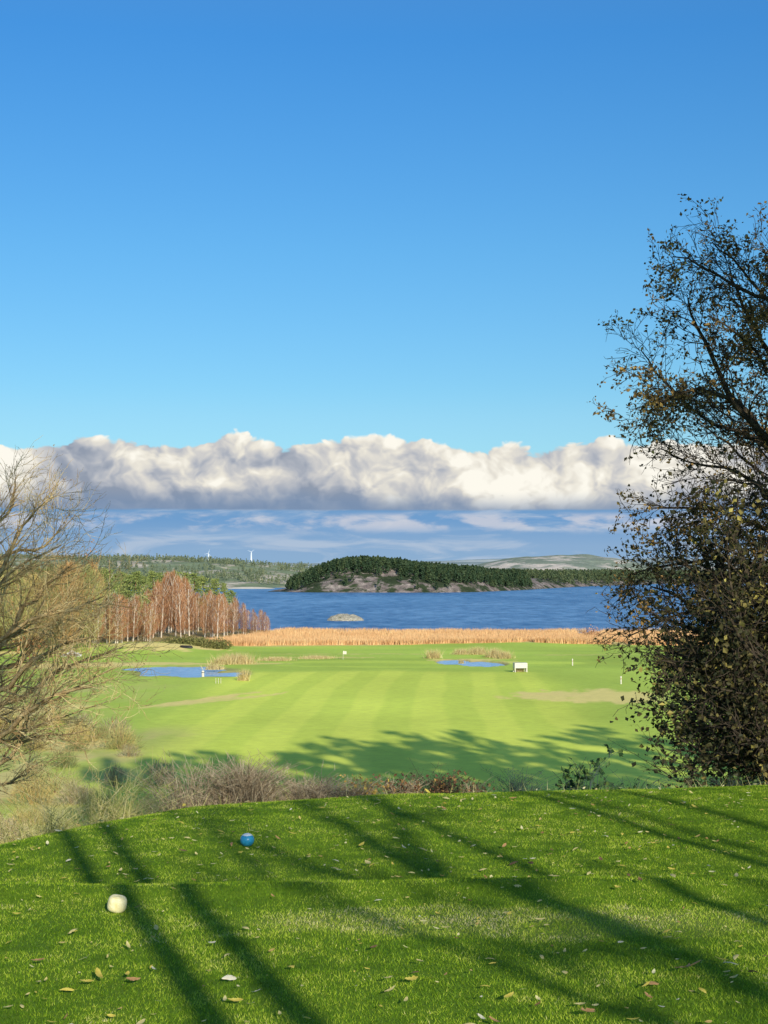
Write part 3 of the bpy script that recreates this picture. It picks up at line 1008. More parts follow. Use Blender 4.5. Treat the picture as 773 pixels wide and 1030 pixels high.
    dn = fbm(tips[:, 0] * 1.6 + 9, tips[:, 2] * 1.6, 44, 2)
    pr = 0.35 + 0.65 * sm(dn, .36, .55)
    sel = np.concatenate([tips[rng.random(len(tips)) < pr] for _ in range(4)])
    print('dense tips', len(tips), 'leaves', len(sel))
    scatter_leaves(m, sel + rng.normal(size=sel.shape) * 0.10, 0.064, elong=1.4, size_var=.55)
    m.build('leaves', leaf_dense, root)

    # thin spray of low twigs left of the dense tree
    b3 = ground_at(690, 790) + [0, 2.5, 0]; b3[2] = Hh(b3[0], b3[1])
    out, tips = {}, []
    C3 = [dict(n=8, kids=3.0, f0=0.3, ang=0.6, ratio=.3, abs=0.6, rr=0.5, wob=0, up=(0, 0, 0)),
          dict(n=5, wob=0.2, up=(-.02, 0, 0.03), kids=5.0, f0=0.1, ang=0.6, ratio=0.45, abs=0.25, rr=0.6, rmin=0.004),
          dict(n=3, wob=0.2, up=(0, 0, 0.04), kids=0, f0=0, ang=0, ratio=0, rr=0, tip=0.6)]
    Y3 = b3[1]
    for (px, py, dz) in ((610, 742, 0), (625, 762, .3), (650, 750, -.3), (668, 770, .2), (700, 748, 0), (725, 765, .3), (640, 728, .4)):
        e = at(px, py, Y3 + dz)
        limb([b3, b3 * .5 + e * .5 + [0, 0, .05], e], .022, .006, 8, C3, out, tips)
    tips = np.array(local(out, tips, b3))
    root = empty('twiggy_shrub', b3, label='thin bare twiggy shrub leaning left beneath the dense dark tree', cat='shrub')
    m = MB(); add_tubes(m, out[0] + out[1], 4); m.build('stem', twig_dark, root)
    m = MB(); add_tubes(m, out[2], 3); m.build('twigs', twig_dark, root)
    m = MB(); scatter_leaves(m, tips[rng.random(len(tips)) < 0.25], 0.05); m.build('leaves', leaf_dense, root)


right_trees()


# ------------------------------------------------------------------ off-frame trees (they throw the long shadows)
def big_tree_proto(seed, leafy, H, z_low, nl, r):
    global rng
    keep = rng; rng = np.random.default_rng(seed)
    out, tips = {}, []
    C = [dict(n=8, kids=8, f0=0.25, ang=0.7, ratio=.42, rr=0.5, wob=0, up=(0, 0, 0)),
         dict(n=6, wob=0.15, up=(0, 0, 0.04), kids=6, f0=0.15, ang=0.65, ratio=0.45, rr=0.5, rmin=0.012),
         dict(n=4, wob=0.2, up=(0, 0, 0.03), kids=4, f0=0.1, ang=0.6, ratio=0.5, rr=0.6, rmin=0.008),
         dict(n=2, wob=0.2, up=(0, 0, 0.0), kids=0, f0=0, ang=0, ratio=0, rr=0, tip=0.6)]
    for k in range(nl):
        a = k * 2.4 + rng.random(); f = k / nl
        z0 = z_low + (H * .86 - z_low) * f
        rr = r * (1 - .6 * abs(f - .35))
        d = np.array([math.cos(a), math.sin(a), 0])
        s = np.array([0, 0, z0])
        limb([s, s + d * rr * .4 + [0, 0, 1.0], s + d * rr * .8 + [0, 0, 1.9], s + d * rr + [0, 0, 2.8]], .10, .02, 9, C, out, tips)
    root = empty('tall_tree', (0, 0, 0))
    m = MB(); m.tube(spline([(0, 0, -.6), (.03, 0, H * .25), (-.03, .04, H * .6), (0, 0, H)], 12), np.linspace(.21 if nl > 12 else .095, .045, 12), 10); m.build('trunk', bark_dark, root)
    m = MB(); add_tubes(m, out[0] + out[1], 4); m.build('branch', bark_dark, root)
    m = MB(); add_tubes(m, out[2] + out[3], 3)
    m.build('twigs', twig_dark, root)
    t = np.array(tips); t = t[rng.random(len(t)) < leafy]
    m = MB(); scatter_leaves(m, t + rng.normal(size=t.shape) * .1, 0.48 if nl > 12 else .16); m.build('leaves', leaf_oak, root)
    rng = keep
    return root


# 0: clean-stemmed tall tree, 1: wide leafy tall tree, 2: small thin tree
protos_t = [big_tree_proto(101, 0.12, 19, 10.5, 9, 3.6), big_tree_proto(202, 1.0, 24, 6, 22, 5.0), big_tree_proto(303, .15, 9, 3.6, 6, 1.9)]


def shadow_spot(px, py, back):
    """stand a tree `back` metres towards the sun from the ground point seen at (px, py)"""
    g = ground_at(px, py)
    return g[0] + math.sin(SUN_AZ) * back, g[1] - math.cos(SUN_AZ) * back


casters = []
for (px, py, back, sc, pr) in [(164, 955, 10.5, .95, 0), (262, 965, 12.0, 1.05, 0), (470, 845, 19, 1.0, 0), (640, 830, 18.5, 1.0, 0), (715, 815, 21, 1.05, 0),
                               (780, 860, 22, 1.0, 0), (700, 965, 15, .9, 2)]:
    x, y = shadow_spot(px, py, back)
    casters.append((x, y, sc, pr))
for (x, y, sc, pr) in [(12.0, 16, 1.18, 1), (13.8, 21, 1.12, 1), (17, 25, 1.1, 1), (10.8, 12, 1.2, 1), (20, 31, 1.0, 1), (22.5, 34, 1.1, 1), (25, 40, .95, 1), (28.5, 36, 1.1, 1), (32, 43, 1.08, 1), (39, 38, 1.0, 1), (46, 44, 1.12, 1), (53, 41, 1.0, 1), (60, 46, 1.1, 1)]:
    casters.append((x, y, sc, pr))
used = set()
for i, (x, y, sc, pr) in enumerate(casters):
    z = Hh(x, y)
    lab = ['tall clean-stemmed tree standing outside the frame behind the tee', 'big leafy tree standing outside the frame right of the tee', 'small thin tree standing outside the frame behind the tee'][pr]
    grp = ['clean-stemmed trees behind the tee', 'big trees right of the tee', 'small trees behind the tee'][pr]
    if pr not in used:
        used.add(pr); o = protos_t[pr]
        o.location = (x, y, z); o.scale = (sc, sc, sc)
        tag(o, lab, 'tree', grp)
    else:
        copy_tree(protos_t[pr], (x, y, z), rng.random() * 6, sc, label=lab, cat='tree', group=grp)


# ------------------------------------------------------------------ middle distance woods
birch_bark = m_noise('birch_bark', (0.46, 0.38, 0.29), (0.82, 0.74, 0.62), .8, 0.8)
birch_twig = m_leaf('red_birch_twigs', [(0, (0.24, 0.10, 0.05)), (0.5, (0.46, 0.22, 0.105)), (1, (0.66, 0.38, 0.19))], 0.0)
brown_twig = m_leaf('brown_wood_twigs', [(0, (0.34, 0.25, 0.09)), (0.5, (0.58, 0.44, 0.16)), (1, (0.76, 0.64, 0.26))], 0.0, patch=(0.22, .55))
orange_leaf = m_leaf('orange_leaves', [(0, (0.30, 0.12, 0.03)), (1, (0.62, 0.30, 0.08))], 0.3)
pine_bark = m_noise('pine_bark', (0.12, 0.07, 0.045), (0.30, 0.16, 0.08), 2, 0.9)
pine_leaf = m_leaf('pine_needles', [(0, (0.10, 0.15, 0.04)), (0.5, (0.26, 0.32, 0.09)), (1, (0.46, 0.50, 0.15))], 0.2)


def strand_crown(mb, n, h, r, r_min=0.03, lo=0.12):
    """fine upswept twigs spread through an egg-shaped crown"""
    t = rng.random(n)
    z = h * (lo + (.98 - lo) * t)
    prof = np.sin(np.clip((t * 0.92 + 0.08), 0, 1) * PI) ** 0.6
    a = rng.random(n) * 2 * PI
    rr = r * prof * np.sqrt(rng.random(n))
    p0 = np.stack([np.cos(a) * rr, np.sin(a) * rr, z], -1)
    d = unit(np.stack([np.cos(a) * 0.38, np.sin(a) * 0.38, np.full(n, 1.0)], -1) + rng.normal(size=(n, 3)) * 0.28)
    L = h * 0.085 * rng.uniform(0.5, 1.3, n)[:, None]
    P = np.stack([p0 - d * L * .5, p0 + rng.normal(size=(n, 3)) * .05, p0 + d * L * .5], 1)
    tube_batch(mb, P, np.tile([r_min, r_min * .8, r_min * .4], (n, 1)), 3, rng.random(n))


def birch(h, r, twigmat, barkmat, n=1300, name='birch_tree'):
    root = empty(name)
    m = MB()
    w = rng.normal(size=2) * 0.3
    m.tube(spline([(0, 0, -.5), (w[0] * .4, w[1] * .4, h * .35), (w[0], w[1], h * .7), (w[0] * .8, w[1], h * .97)], 10), np.linspace(.20, .04, 10), 7)
    m.build('trunk', barkmat, root)
    m = MB()
    for k in range(11):
        z = h * (0.28 + 0.6 * k / 11); a = rng.random() * 2 * PI
        L = r * rng.uniform(.6, 1.0)
        d = np.array([math.cos(a), math.sin(a), 0])
        q = np.array([w[0] * z / h, w[1] * z / h, z])
        m.tube([q, q + d * L * .45 + [0, 0, L * .8], q + d * L * .8 + [0, 0, L * 1.7]], [.07, .05, .02], 4)
    m.build('branch', barkmat, root)
    m = MB(); strand_crown(m, n, h, r); m.build('crown', twigmat, root)
    return root


def pine(h, r, n=2600):
    root = empty('pine_tree')
    m = MB(); m.tube([(0, 0, -.5), (.1, 0, h * .5), (0, 0, h * .95)], [.24, .17, .05], 7); m.build('trunk', pine_bark, root)
    m = MB()
    pts = []
    lv = int(h * 1.1)
    for k in range(lv):
        f = k / lv
        z = h * (0.22 + 0.76 * f)
        rad = r * (1 - f) ** 0.7 * rng.uniform(.75, 1.1) + .3
        for j in range(6):
            a = rng.random() * 2 * PI
            for s in range(3):
                c = np.array([math.cos(a) * rad * (s + 1) / 3, math.sin(a) * rad * (s + 1) / 3, z + 0.12 * s * rad * .3 + rng.normal() * .1])
                pts.append(c + rng.normal(size=(n // (lv * 18) + 1, 3)) * [.35, .35, .16])
    scatter_leaves(m, np.concatenate(pts), 0.42, elong=2.0)
    m.build('crown', pine_leaf, root)
    return root


def place_set(protos, spots, group, hmul=1.0):
    used = set()
    for (x, y, k, sc, lab, cat) in spots:
        z = Hh(x, y) - 0.05
        if k not in used:
            used.add(k); o = protos[k]
            o.location = (x, y, z); o.scale = (sc, sc, sc); tag(o, lab, cat, group)
        else:
            cp = copy_tree(protos[k], (x, y, z), rng.random() * 6.28, (sc * rng.uniform(.8, 1.3), sc * rng.uniform(.8, 1.3), sc), label=lab, cat=cat, group=group)
            cp.rotation_euler[0] = rng.normal() * .035; cp.rotation_euler[1] = rng.normal() * .035
    for k, o in enumerate(protos):
        if k not in used:
            for c in [c for c in bpy.data.objects if c.parent == o]: bpy.data.objects.remove(c)
            bpy.data.objects.remove(o)


birches = [birch(15, 2.1, birch_twig, birch_bark, 620) for _ in range(4)]
sp = []
# crown-top outline of the grove in photo pixels
TX = [100, 115, 135, 150, 160, 172, 190, 200, 215, 232, 250, 262, 276]
TY = [612, 606, 604, 590, 574, 573, 582, 594, 592, 598, 606, 612, 620]
for i in range(76):
    px = 100 + 172 * (i + rng.random() * .9) / 76
    Y = rng.uniform(372, 432) if px < 235 else rng.uniform(395, 425)
    x = (px - 386.5) / FPX * Y
    top = CAMZ + (573 - (np.interp(px, TX, TY) + rng.uniform(-2, 17) * rng.random())) / FPX * Y
    h = top - Hh(x, Y)
    lab = 'slender birch with pale trunk and bare red-brown twigs in the grove beside the reed bed'
    if px > 246: lab = 'small pale birch at the open right end of the grove, water behind it'
    sp.append((x, Y, i % 4, h / 15, lab, 'tree'))
for i in range(30):
    px = 92 + 62 * (i + rng.random() * .9) / 30
    Y = rng.uniform(338, 372)
    x = (px - 386.5) / FPX * Y
    h = CAMZ + (573 - (602 + rng.uniform(-6, 12))) / FPX * Y - Hh(x, Y)
    sp.append((x, Y, i % 4, h / 15, 'low rust-brown birch in the thicket left of the taller birch grove', 'tree'))
place_set(birches, sp, 'birches in the grove beside the bay')

olive_twig = m_leaf('olive_wood_twigs', [(0, (0.16, 0.17, 0.06)), (0.5, (0.34, 0.34, 0.12)), (1, (0.56, 0.52, 0.20))], 0.0, patch=(0.22, .55))
rust_twig = m_leaf('rusty_wood_twigs', [(0, (0.30, 0.16, 0.07)), (0.5, (0.52, 0.30, 0.12)), (1, (0.70, 0.46, 0.20))], 0.0)
browns = [birch(13, 2.9, mt_, bark_left, 950, 'bare_wood_tree') for mt_ in (brown_twig, olive_twig, rust_twig, olive_twig)]
sp = []
for i in range(44):
    px = -60 + 158 * (i + rng.random()) / 44
    Y = rng.uniform(300, 400)
    x = (px - 386.5) / FPX * Y
    ty = np.interp(px, [-60, 0, 60, 90, 112, 125], [540, 556, 560, 558, 566, 596]) + rng.uniform(0, 26)
    h = CAMZ + (573 - ty) / FPX * Y - Hh(x, Y)
    sp.append((x, Y, int(rng.integers(4)), h / 13, 'bare yellow-brown tree in the mixed wood behind the left tree', 'tree'))
place_set(browns, sp, 'bare trees of the mixed wood on the left')

pines = [pine(15, 3.4) for _ in range(3)]
sp = []
for (px, py, Y) in [(186, 573, 430), (196, 574, 436), (205, 577, 440), (217, 580, 446), (225, 584, 450), (233, 592, 452)]:
    x = (px - 386.5) / FPX * Y
    sp.append((x, Y, len(sp) % 3, (CAMZ + (573 - py) / FPX * Y - Hh(x, Y)) / 15, 'green pine rising behind the right half of the birch grove', 'tree'))
for (px, py, Y) in [(138, 600, 368), (146, 597, 372)]:
    x = (px - 386.5) / FPX * Y
    sp.append((x, Y, len(sp) % 3, (CAMZ + (573 - py) / FPX * Y - Hh(x, Y)) / 15, 'short grey-green pine in front of the birches at their left end', 'tree'))
for i in range(26):
    px = 60 + 120 * (i + rng.random()) / 26
    Y = rng.uniform(455, 600)
    py = np.interp(px, [60, 110, 120, 180], [566, 568, 572, 571]) + rng.uniform(0, 7)
    x = (px - 386.5) / FPX * Y
    sp.append((x, Y, i % 3, (CAMZ + (573 - py) / FPX * Y - Hh(x, Y)) / 15, 'green pine in the far part of the left wood', 'tree'))
for i in range(14):
    px = -50 + 160 * (i + rng.random()) / 14
    Y = rng.uniform(395, 430)
    py = np.interp(px, [-50, 60, 110], [560, 566, 560]) + rng.uniform(0, 12)
    x = (px - 386.5) / FPX * Y
    sp.append((x, Y, i % 3, (CAMZ + (573 - py) / FPX * Y - Hh(x, Y)) / 15, 'dark pine among the bare trees at the far left', 'tree'))
place_set(pines, sp, 'pines of the left wood')

# the orange-leaved tree and a dead white stem at the wood's edge
def small_leaf_tree(px, pyt, Y, r, leafmat, n, label, name, size=.35):
    x = (px - 386.5) / FPX * Y; z = Hh(x, Y)
    h = CAMZ + (573 - pyt) / FPX * Y - z
    root = empty(name, (x, Y, z), label=label, cat='tree')
    m = MB(); m.tube([(0, 0, -.3), (.05, 0, h * .5), (0, 0, h * .9)], [.14, .09, .03], 6); m.build('trunk', pine_bark, root)
    m = MB(); c = rng.normal(size=(n, 3)) * [r * .42, r * .42, h * .2] + [0, 0, h * .66]
    scatter_leaves(m, c, size); m.build('crown', leafmat, root)


small_leaf_tree(91, 558, 330, 2.2, orange_leaf, 260, 'orange-leaved tree glowing at the top of the left wood', 'orange_tree', .45)
small_leaf_tree(31, 638, 262, 3.4, m_leaf('red_leaves', [(0, (0.35, 0.10, 0.04)), (1, (0.60, 0.24, 0.09))]), 500, 'low rust-red bush on the grass edge at the far left', 'red_bush', .32)
x, Y = (111 - 386.5) / FPX * 340, 340
rt = empty('dead_tree', (x, Y, Hh(x, Y)), label='tall dead whitish stem at the right end of the mixed wood', cat='tree')
m = MB(); m.tube([(0, 0, -.5), (.1, 0, 8), (-.1, 0, CAMZ + (573 - 563) / FPX * 340 - Hh(x, Y))], [.13, .10, .05], 7); m.build('trunk', bark_left, rt)
m = MB()
for k in range(8):
    z = 7 + k * 1.3; a = k * 2.1
    m.tube([(0, 0, z), (math.cos(a) * .6, math.sin(a) * .6, z + .8), (math.cos(a) * 1.0, math.sin(a) * 1.0, z + 1.7)], [.05, .035, .015], 4)
m.build('branch', birch_bark, rt)

dead_twig = m_leaf('grey_scrub_twigs', [(0, (0.20, 0.15, 0.09)), (0.5, (0.44, 0.35, 0.20)), (1, (0.68, 0.58, 0.36))], 0.0)
def scrub(mt):
    root = empty('scrub_bush')
    m = MB()
    for k in range(7):
        a = rng.random() * 6.28; e = np.array([math.cos(a), math.sin(a), 0]) * rng.uniform(.3, .9) + [0, 0, rng.uniform(1.0, 1.8)]
        m.tube([(0, 0, -.2), e * .5 + rng.normal(size=3) * .06, e], [.035, .025, .01], 4)
    m.build('stem', bark_left, root)
    m = MB(); n = 520
    u = unit(rng.normal(size=(n, 3))) * (rng.random((n, 1)) ** .45); u[:, 2] = np.abs(u[:, 2])
    p0 = u * [1.5, 1.2, 1.7]
    d = unit(u * .8 + rng.normal(size=(n, 3)) * .35 + [0, 0, .6]) * rng.uniform(.25, .6, n)[:, None]
    tube_batch(m, np.stack([p0, p0 + d * .5 + rng.normal(size=(n, 3)) * .02, p0 + d], 1), np.tile([.014, .011, .006], (n, 1)), 3, rng.random(n))
    m.build('twigs', mt, root)
    return root


scrubs = [scrub(mt_) for mt_ in (brown_twig, olive_twig, dead_twig)]
sp = []
for i in range(46):
    Y = rng.uniform(82, 150); px = rng.uniform(-30, 172 - 60 * sm(Y, 100, 150))
    x = (px - 386.5) / FPX * Y
    sp.append((x, Y, i % 3, rng.uniform(.45, 1.05), 'low leafless scrub bush in the rough below the left tree', 'shrub'))
place_set(scrubs, sp, 'scrub bushes in the rough on the left')

# ------------------------------------------------------------------ reeds and dry grass
def blades(mb, P, h, w, lean=0.15, hv=0.35, rnd=None):
    n = len(P)
    H = (h * (1 + hv * rng.uniform(-1, 1, n)))[:, None]
    a = rng.random(n) * 2 * PI
    s = np.stack([np.cos(a), np.sin(a), np.zeros(n)], -1) * w * 0.5
    d = rng.normal(size=(n, 3)) * lean; d[:, 2] = 0
    top = P + (np.array([0, 0, 1.0]) + d) * H
    V = np.stack([P - s, P + s, top], 1).reshape(-1, 3)
    F = np.arange(n * 3).reshape(-1, 3)
    mb.add(V, F, rng.random(n) if rnd is None else rnd)


reed_mat = m_leaf('dry_reeds', [(0, (0.55, 0.30, 0.13)), (0.5, (0.80, 0.48, 0.23)), (1, (0.92, 0.66, 0.34))], 0.2, patch=(0.06, 0.35))
n = 120000
x = rng.uniform(-62, 150, n)
v = rng.random(n) ** 1.6
front = 344 + 6 * np.sin(x * 0.05) + (fbm(x / 6, x * 0, 91) - 0.5) * 5
back = shore(x) + 6
y = front + v * (back - front)
keep = (x > -43 + (y - 322) * 0.12) & (fbm(x / 5, y / 14, 92) > 0.33)
x, y = x[keep], y[keep]
P = np.stack([x, y, height(x, y) - 0.1], -1)
P[:, 2] = np.maximum(P[:, 2], -0.2)
mb = MB()
hloc = 0.95 + 0.85 * fbm(x / 9, y / 20, 93)
blades(mb, P, hloc, 0.16, 0.12, .22)
tag(mb.build('reeds', reed_mat), 'wide belt of dry orange-tan reeds along the water', 'reeds', kind='stuff')


def tuft(px, py, w, h, n, label, matl, name='grass_tuft', cat='grass tuft', group=None, dpt=None, bw=0.10, lean=0.35, base=None):
    g = ground_at(px, py) if base is None else np.array(base)
    root = empty(name, g, label=label, cat=cat, group=group)
    k = max(1, n)
    q = np.stack([rng.normal(size=k) * w * .28, rng.normal(size=k) * (dpt or w) * .28, np.zeros(k)], -1)
    q[:, 2] = height(q[:, 0] + g[0], q[:, 1] + g[1]) - g[2] - 0.03
    m = MB(); blades(m, q, h, bw, lean, .5); m.build('blades', matl, root)
    return root


dry_mat = m_leaf('dry_grass', [(0, (0.42, 0.30, 0.12)), (0.5, (0.66, 0.52, 0.24)), (1, (0.85, 0.72, 0.38))], 0.2)
for (px, py, w, h, lab) in [(238, 667, 5.4, 1.5, 'round clump of tall straw grass on the far bank of the left pond'),
                            (224, 668, 3.0, 1.1, 'small straw clump at the left of the round clump by the pond'),
                            (436, 662, 2.0, 1.5, 'tall straw tuft at the left end of the small pond'),
                            (464, 658, 2.6, 1.0, 'straw tuft behind the middle of the small pond, brown at its foot'),
                            (480, 658, 3.2, 1.3, 'widest straw tuft behind the small pond'),
                            (497, 661, 2.6, 1.5, 'straw tuft at the right end of the small pond'),
                            (507, 662, 2.4, 1.2, 'last straw tuft right of the small pond, beside the white shelter'),
                            (464, 667, 0.8, 0.7, 'little pale tuft on the near edge dividing the small pond'),
                            (278, 664, 4.5, 0.6, 'low pale grass strip right of the straw clump by the left pond'),
                            (318, 662, 5.0, 0.5, 'low pale grass strip left of the distant flag'),
                            (216, 673, 2.2, 0.8, 'brown-footed tuft on the right tip of the left pond'),
                            (246, 684, 1.3, 1.4, 'pale tuft standing alone on the grass right of the left pond')]:
    tuft(px, py, w, h, int(260 * w), lab, dry_mat, group='straw tufts around the ponds', bw=.07)

# ground-hugging juniper by the reeds, bank hedge by the grove
green_shrub = m_leaf('olive_shrub_leaves', [(0, (0.08, 0.09, 0.03)), (0.6, (0.20, 0.20, 0.06)), (1, (0.36, 0.34, 0.12))], 0.2)
def shrub(px, py, w, h, n, label, leafmat, name='shrub', size=.3, stem=twig_dark, base=None, dp=None):
    g = ground_at(px, py) if base is None else np.array(base)
    root = empty(name, g, label=label, cat='shrub')
    u = unit(rng.normal(size=(n, 3))) * (rng.random(n) ** .4)[:, None]
    u[:, 2] = np.abs(u[:, 2])
    q = u * [w / 2, (dp or w) / 2, h] * (1 + .25 * np.sin(u[:, :1] * 9 + u[:, 1:2] * 7))
    m = MB(); scatter_leaves(m, q, size); m.build('leaves', leafmat, root)
    m = MB()
    for k in range(9):
        e = q[rng.integers(n)]
        m.tube([(0, 0, -.1), e * .5 + rng.normal(size=3) * .02 * w, e], [.03 * h, .02 * h, .008 * h], 4)
    m.build('stem', stem, root)
    return root


shrub(219, 651, 6.0, 1.9, 2600, 'rounded olive juniper in front of the reeds right of the birch grove', green_shrub, 'juniper_bush', .3, base=(-35.40, 317.0, Hh(-35.40, 317.0)))
shrub(190, 636, 11.0, 1.8, 2600, 'long low olive bush at the foot of the birch trunks', green_shrub, 'low_bush', .32, dp=5, base=(-44.64, 334.0, Hh(-44.64, 334.0)))
shrub(200, 648, 3.5, 1.7, 900, 'tan-green bush beside the dark upturned boat', green_shrub, 'low_bush', .3, base=(-39.15, 320.0, Hh(-39.15, 320.0)))
shrub(18, 642, 4.0, 2.2, 900, 'dark round bush beside the rust-red bush at the far left', needles_dark, 'dark_bush', .32)
pale_birch = ground_at(600, 646)
shrub(594, 642, 5.5, 2.8, 900, 'pale leafless bush in the reeds at the water edge near the right tree', birch_twig, 'bare_bush', .3)

# ------------------------------------------------------------------ small golf course things
white_paint = m_noise('white_paint', (0.55, 0.50, 0.42), (0.76, 0.71, 0.60), 5, 0.6)
wood_tan = m_noise('weathered_wood', (0.30, 0.20, 0.10), (0.50, 0.36, 0.20), 5, 0.8)
dark_paint = m_noise('dark_paint', (0.015, 0.015, 0.015), (0.04, 0.04, 0.035), 5, 0.6)

g = ground_at(523, 675.5)
root = empty('rain_shelter', g, 0.12, label='small white-topped shelter with tan boards standing alone on the grass right of the small pond', cat='shelter')
m = MB(); m.box((0, 0, 1.62), (2.35, 1.7, .12)); m.box((0, -.86, 1.16), (2.35, .05, .82)); m.box((0, .86, 1.16), (2.35, .05, .82)); m.box((-1.16, 0, 1.16), (.05, 1.66, .82)); m.box((1.16, 0, 1.16), (.05, 1.66, .82)); m.build('canopy', white_paint, root)
for sx in (-1, 1):
    for sy in (-1, 1):
        m = MB(); m.box((sx * 1.08, sy * .78, .55), (.16, .12, 1.1)); m.build('post', white_paint, root)
m = MB()
for k in range(7): m.box((-.72 + k * .235, .55, .55), (.20, .04, 1.0))
m.build('back_panel', wood_tan, root)
m = MB(); m.box((0, .2, .42), (1.5, .4, .06)); m.box((-.6, .2, .2), (.06, .36, .38)); m.box((.6, .2, .2), (.06, .36, .38)); m.build('seat', wood_tan, root)
m = MB(); m.box((.98, -.3, .75), (.05, 1.0, 1.3)); m.build('side_panel', white_paint, root)


def flag(px, py, h, label):
    g = ground_at(px, py)
    root = empty('golf_flag', g, label=label, cat='flag', group='golf flags')
    m = MB(); m.tube([(0, 0, -.1), (0, 0, h * .5), (0, 0, h)], [.035, .03, .022], 8); m.build('pole', white_paint, root)
    m = MB()
    n = 7
    xs = np.linspace(0, .62, n)
    V = [(a, .06 * math.sin(a * 9), h - .03 - .08 * a) for a in xs] + [(a, .06 * math.sin(a * 9 + .4), h - .62 - .02 * a) for a in xs]
    m.add(V, [[i, i + n, i + n + 1, i + 1] for i in range(n - 1)], smooth=True)
    m.build('flag_cloth', white_paint, root)


flag(345.5, 663, 1.6, 'small white golf flag far off in front of the reeds left of the centre')


def marker_post(px, py, w, h, label):
    g = ground_at(px, py)
    root = empty('marker_post', g, label=label, cat='post', group='white marker posts')
    m = MB(); m.tube([(0, 0, -.1), (0, 0, h * .5), (0, 0, h * .94), (0, 0, h)], [w, w, w, w * .4], 10); m.build('post', white_paint, root)
    m = MB(); m.tube([(0, 0, h * .60), (0, 0, h * .70)], [w * 1.12, w * 1.12], 10); m.build('band', dark_paint if w > .1 else wood_tan, root)


marker_post(575.5, 669, .10, 1.15, 'white marker post farther out on the grass, below the right reeds')
marker_post(624, 687.5, .10, 1.1, 'white marker post just left of the dark right tree')
marker_post(205, 680, .20, .9, 'thick white marker post at the near edge of the left pond')
for px in (218, 220.5, 223): marker_post(px, 687, .035, .75, 'one of three thin pale stakes in a row before the left pond')

bpy.data.objects['rain_shelter'].scale = (.86, .86, .86)
# dark upturned boat by the bushes
g = ground_at(188, 651.5)
root = empty('upturned_boat', g, -.35, label='dark low upturned boat on the grass edge before the birch grove', cat='boat')
m = MB()
nu, nv = 11, 9
V = []
for i in range(nu):
    t = i / (nu - 1) * 2 - 1
    wd = .62 * (1 - abs(t) ** 2.6) + .02
    for j in range(nv):
        a = PI * j / (nv - 1)
        V.append((t * 1.55, math.cos(a) * wd, math.sin(a) ** .8 * (.52 + .12 * t * t) * (1 - abs(t) ** 6 * .6)))
F = [[i * nv + j, (i + 1) * nv + j, (i + 1) * nv + j + 1, i * nv + j + 1] for i in range(nu - 1) for j in range(nv - 1)]
m.add(V, F, smooth=True); hull = m.build('hull', dark_paint, root)
m = MB(); m.box((0, 0, .56), (2.6, .05, .07)); m.build('keel', wood_tan, hull)

# dark bin at the far left
g = ground_at(35, 663)
root = empty('litter_bin', g, label='small dark bin on a post on the open grass at the far left', cat='bin')
m = MB(); m.tube([(0, 0, -.1), (0, 0, .3), (0, 0, .5)], [.06] * 3, 8); m.build('post', dark_paint, root)
m = MB(); m.tube([(0, 0, .34), (0, 0, .36), (0, 0, 1.2), (0, 0, 1.24)], [.05, .30, .34, .20], 12); bin_body = m.build('body', dark_paint, root)
m = MB(); m.tube([(0, 0, 1.25), (0, 0, 1.30), (0, 0, 1.42)], [.36, .34, .05], 12); m.build('lid', dark_paint, bin_body)

stone_mat = m_noise('pale_stone', (0.42, 0.40, 0.37), (0.72, 0.69, 0.64), 2.5, 0.9, 0.6)
def rock(loc, s, label, group=None, matl=None, cat='rock'):
    m = MB()
    nu, nv = 12, 8
    V = []
    ph = rng.random(3) * 6
    for j in range(nv + 1):
        b = PI * j / nv
        for i in range(nu):
            a = 2 * PI * i / nu
            d = np.array([math.sin(b) * math.cos(a), math.sin(b) * math.sin(a), math.cos(b)])
            k = 1 + .18 * math.sin(3 * a + ph[0] + 2 * b) + .12 * math.sin(5 * a + ph[1]) * math.sin(b) + .1 * math.sin(4 * b + ph[2])
            V.append(d * k * s)
    F = [[j * nu + i, j * nu + (i + 1) % nu, (j + 1) * nu + (i + 1) % nu, (j + 1) * nu + i] for j in range(nv) for i in range(nu)]
    m.add(V, F, smooth=False)
    o = m.build('stone', matl or stone_mat, None, [float(v) for v in loc])
    return tag(o, label, cat, group)


for (px, py, s, lab) in [(66, 660, .5, 'leftmost of three pale stones behind the left tree twigs'), (73, 659, .8, 'middle and largest of three pale stones behind the left tree twigs'), (79.5, 660, .6, 'rightmost of three pale stones behind the left tree twigs')]:
    g = ground_at(px, py); rock(g + [0, 0, s * .3], np.array([1.1, .8, .8]) * s, lab, 'pale stones on the far left grass')

# ------------------------------------------------------------------ vegetation along the tee's crest
dead_mat = m_leaf('grey_dead_stems', [(0, (0.17, 0.125, 0.075)), (0.5, (0.42, 0.32, 0.20)), (1, (0.70, 0.58, 0.40))], 0.1)
slope_mat = m_leaf('slope_grass', [(0, (0.34, 0.36, 0.09)), (0.5, (0.58, 0.54, 0.18)), (1, (0.80, 0.70, 0.38))], 0.2)


def crest_point(px, back):
    """ground point `back` metres past the crest in the direction of px"""
    Y = 15.0
    for _ in range(8):
        X = (px - 386.5) / FPX * Y
        Y = float(np.interp(X, EX, EY)) + back
    X = (px - 386.5) / FPX * Y
    return np.array([X, Y, Hh(X, Y)])


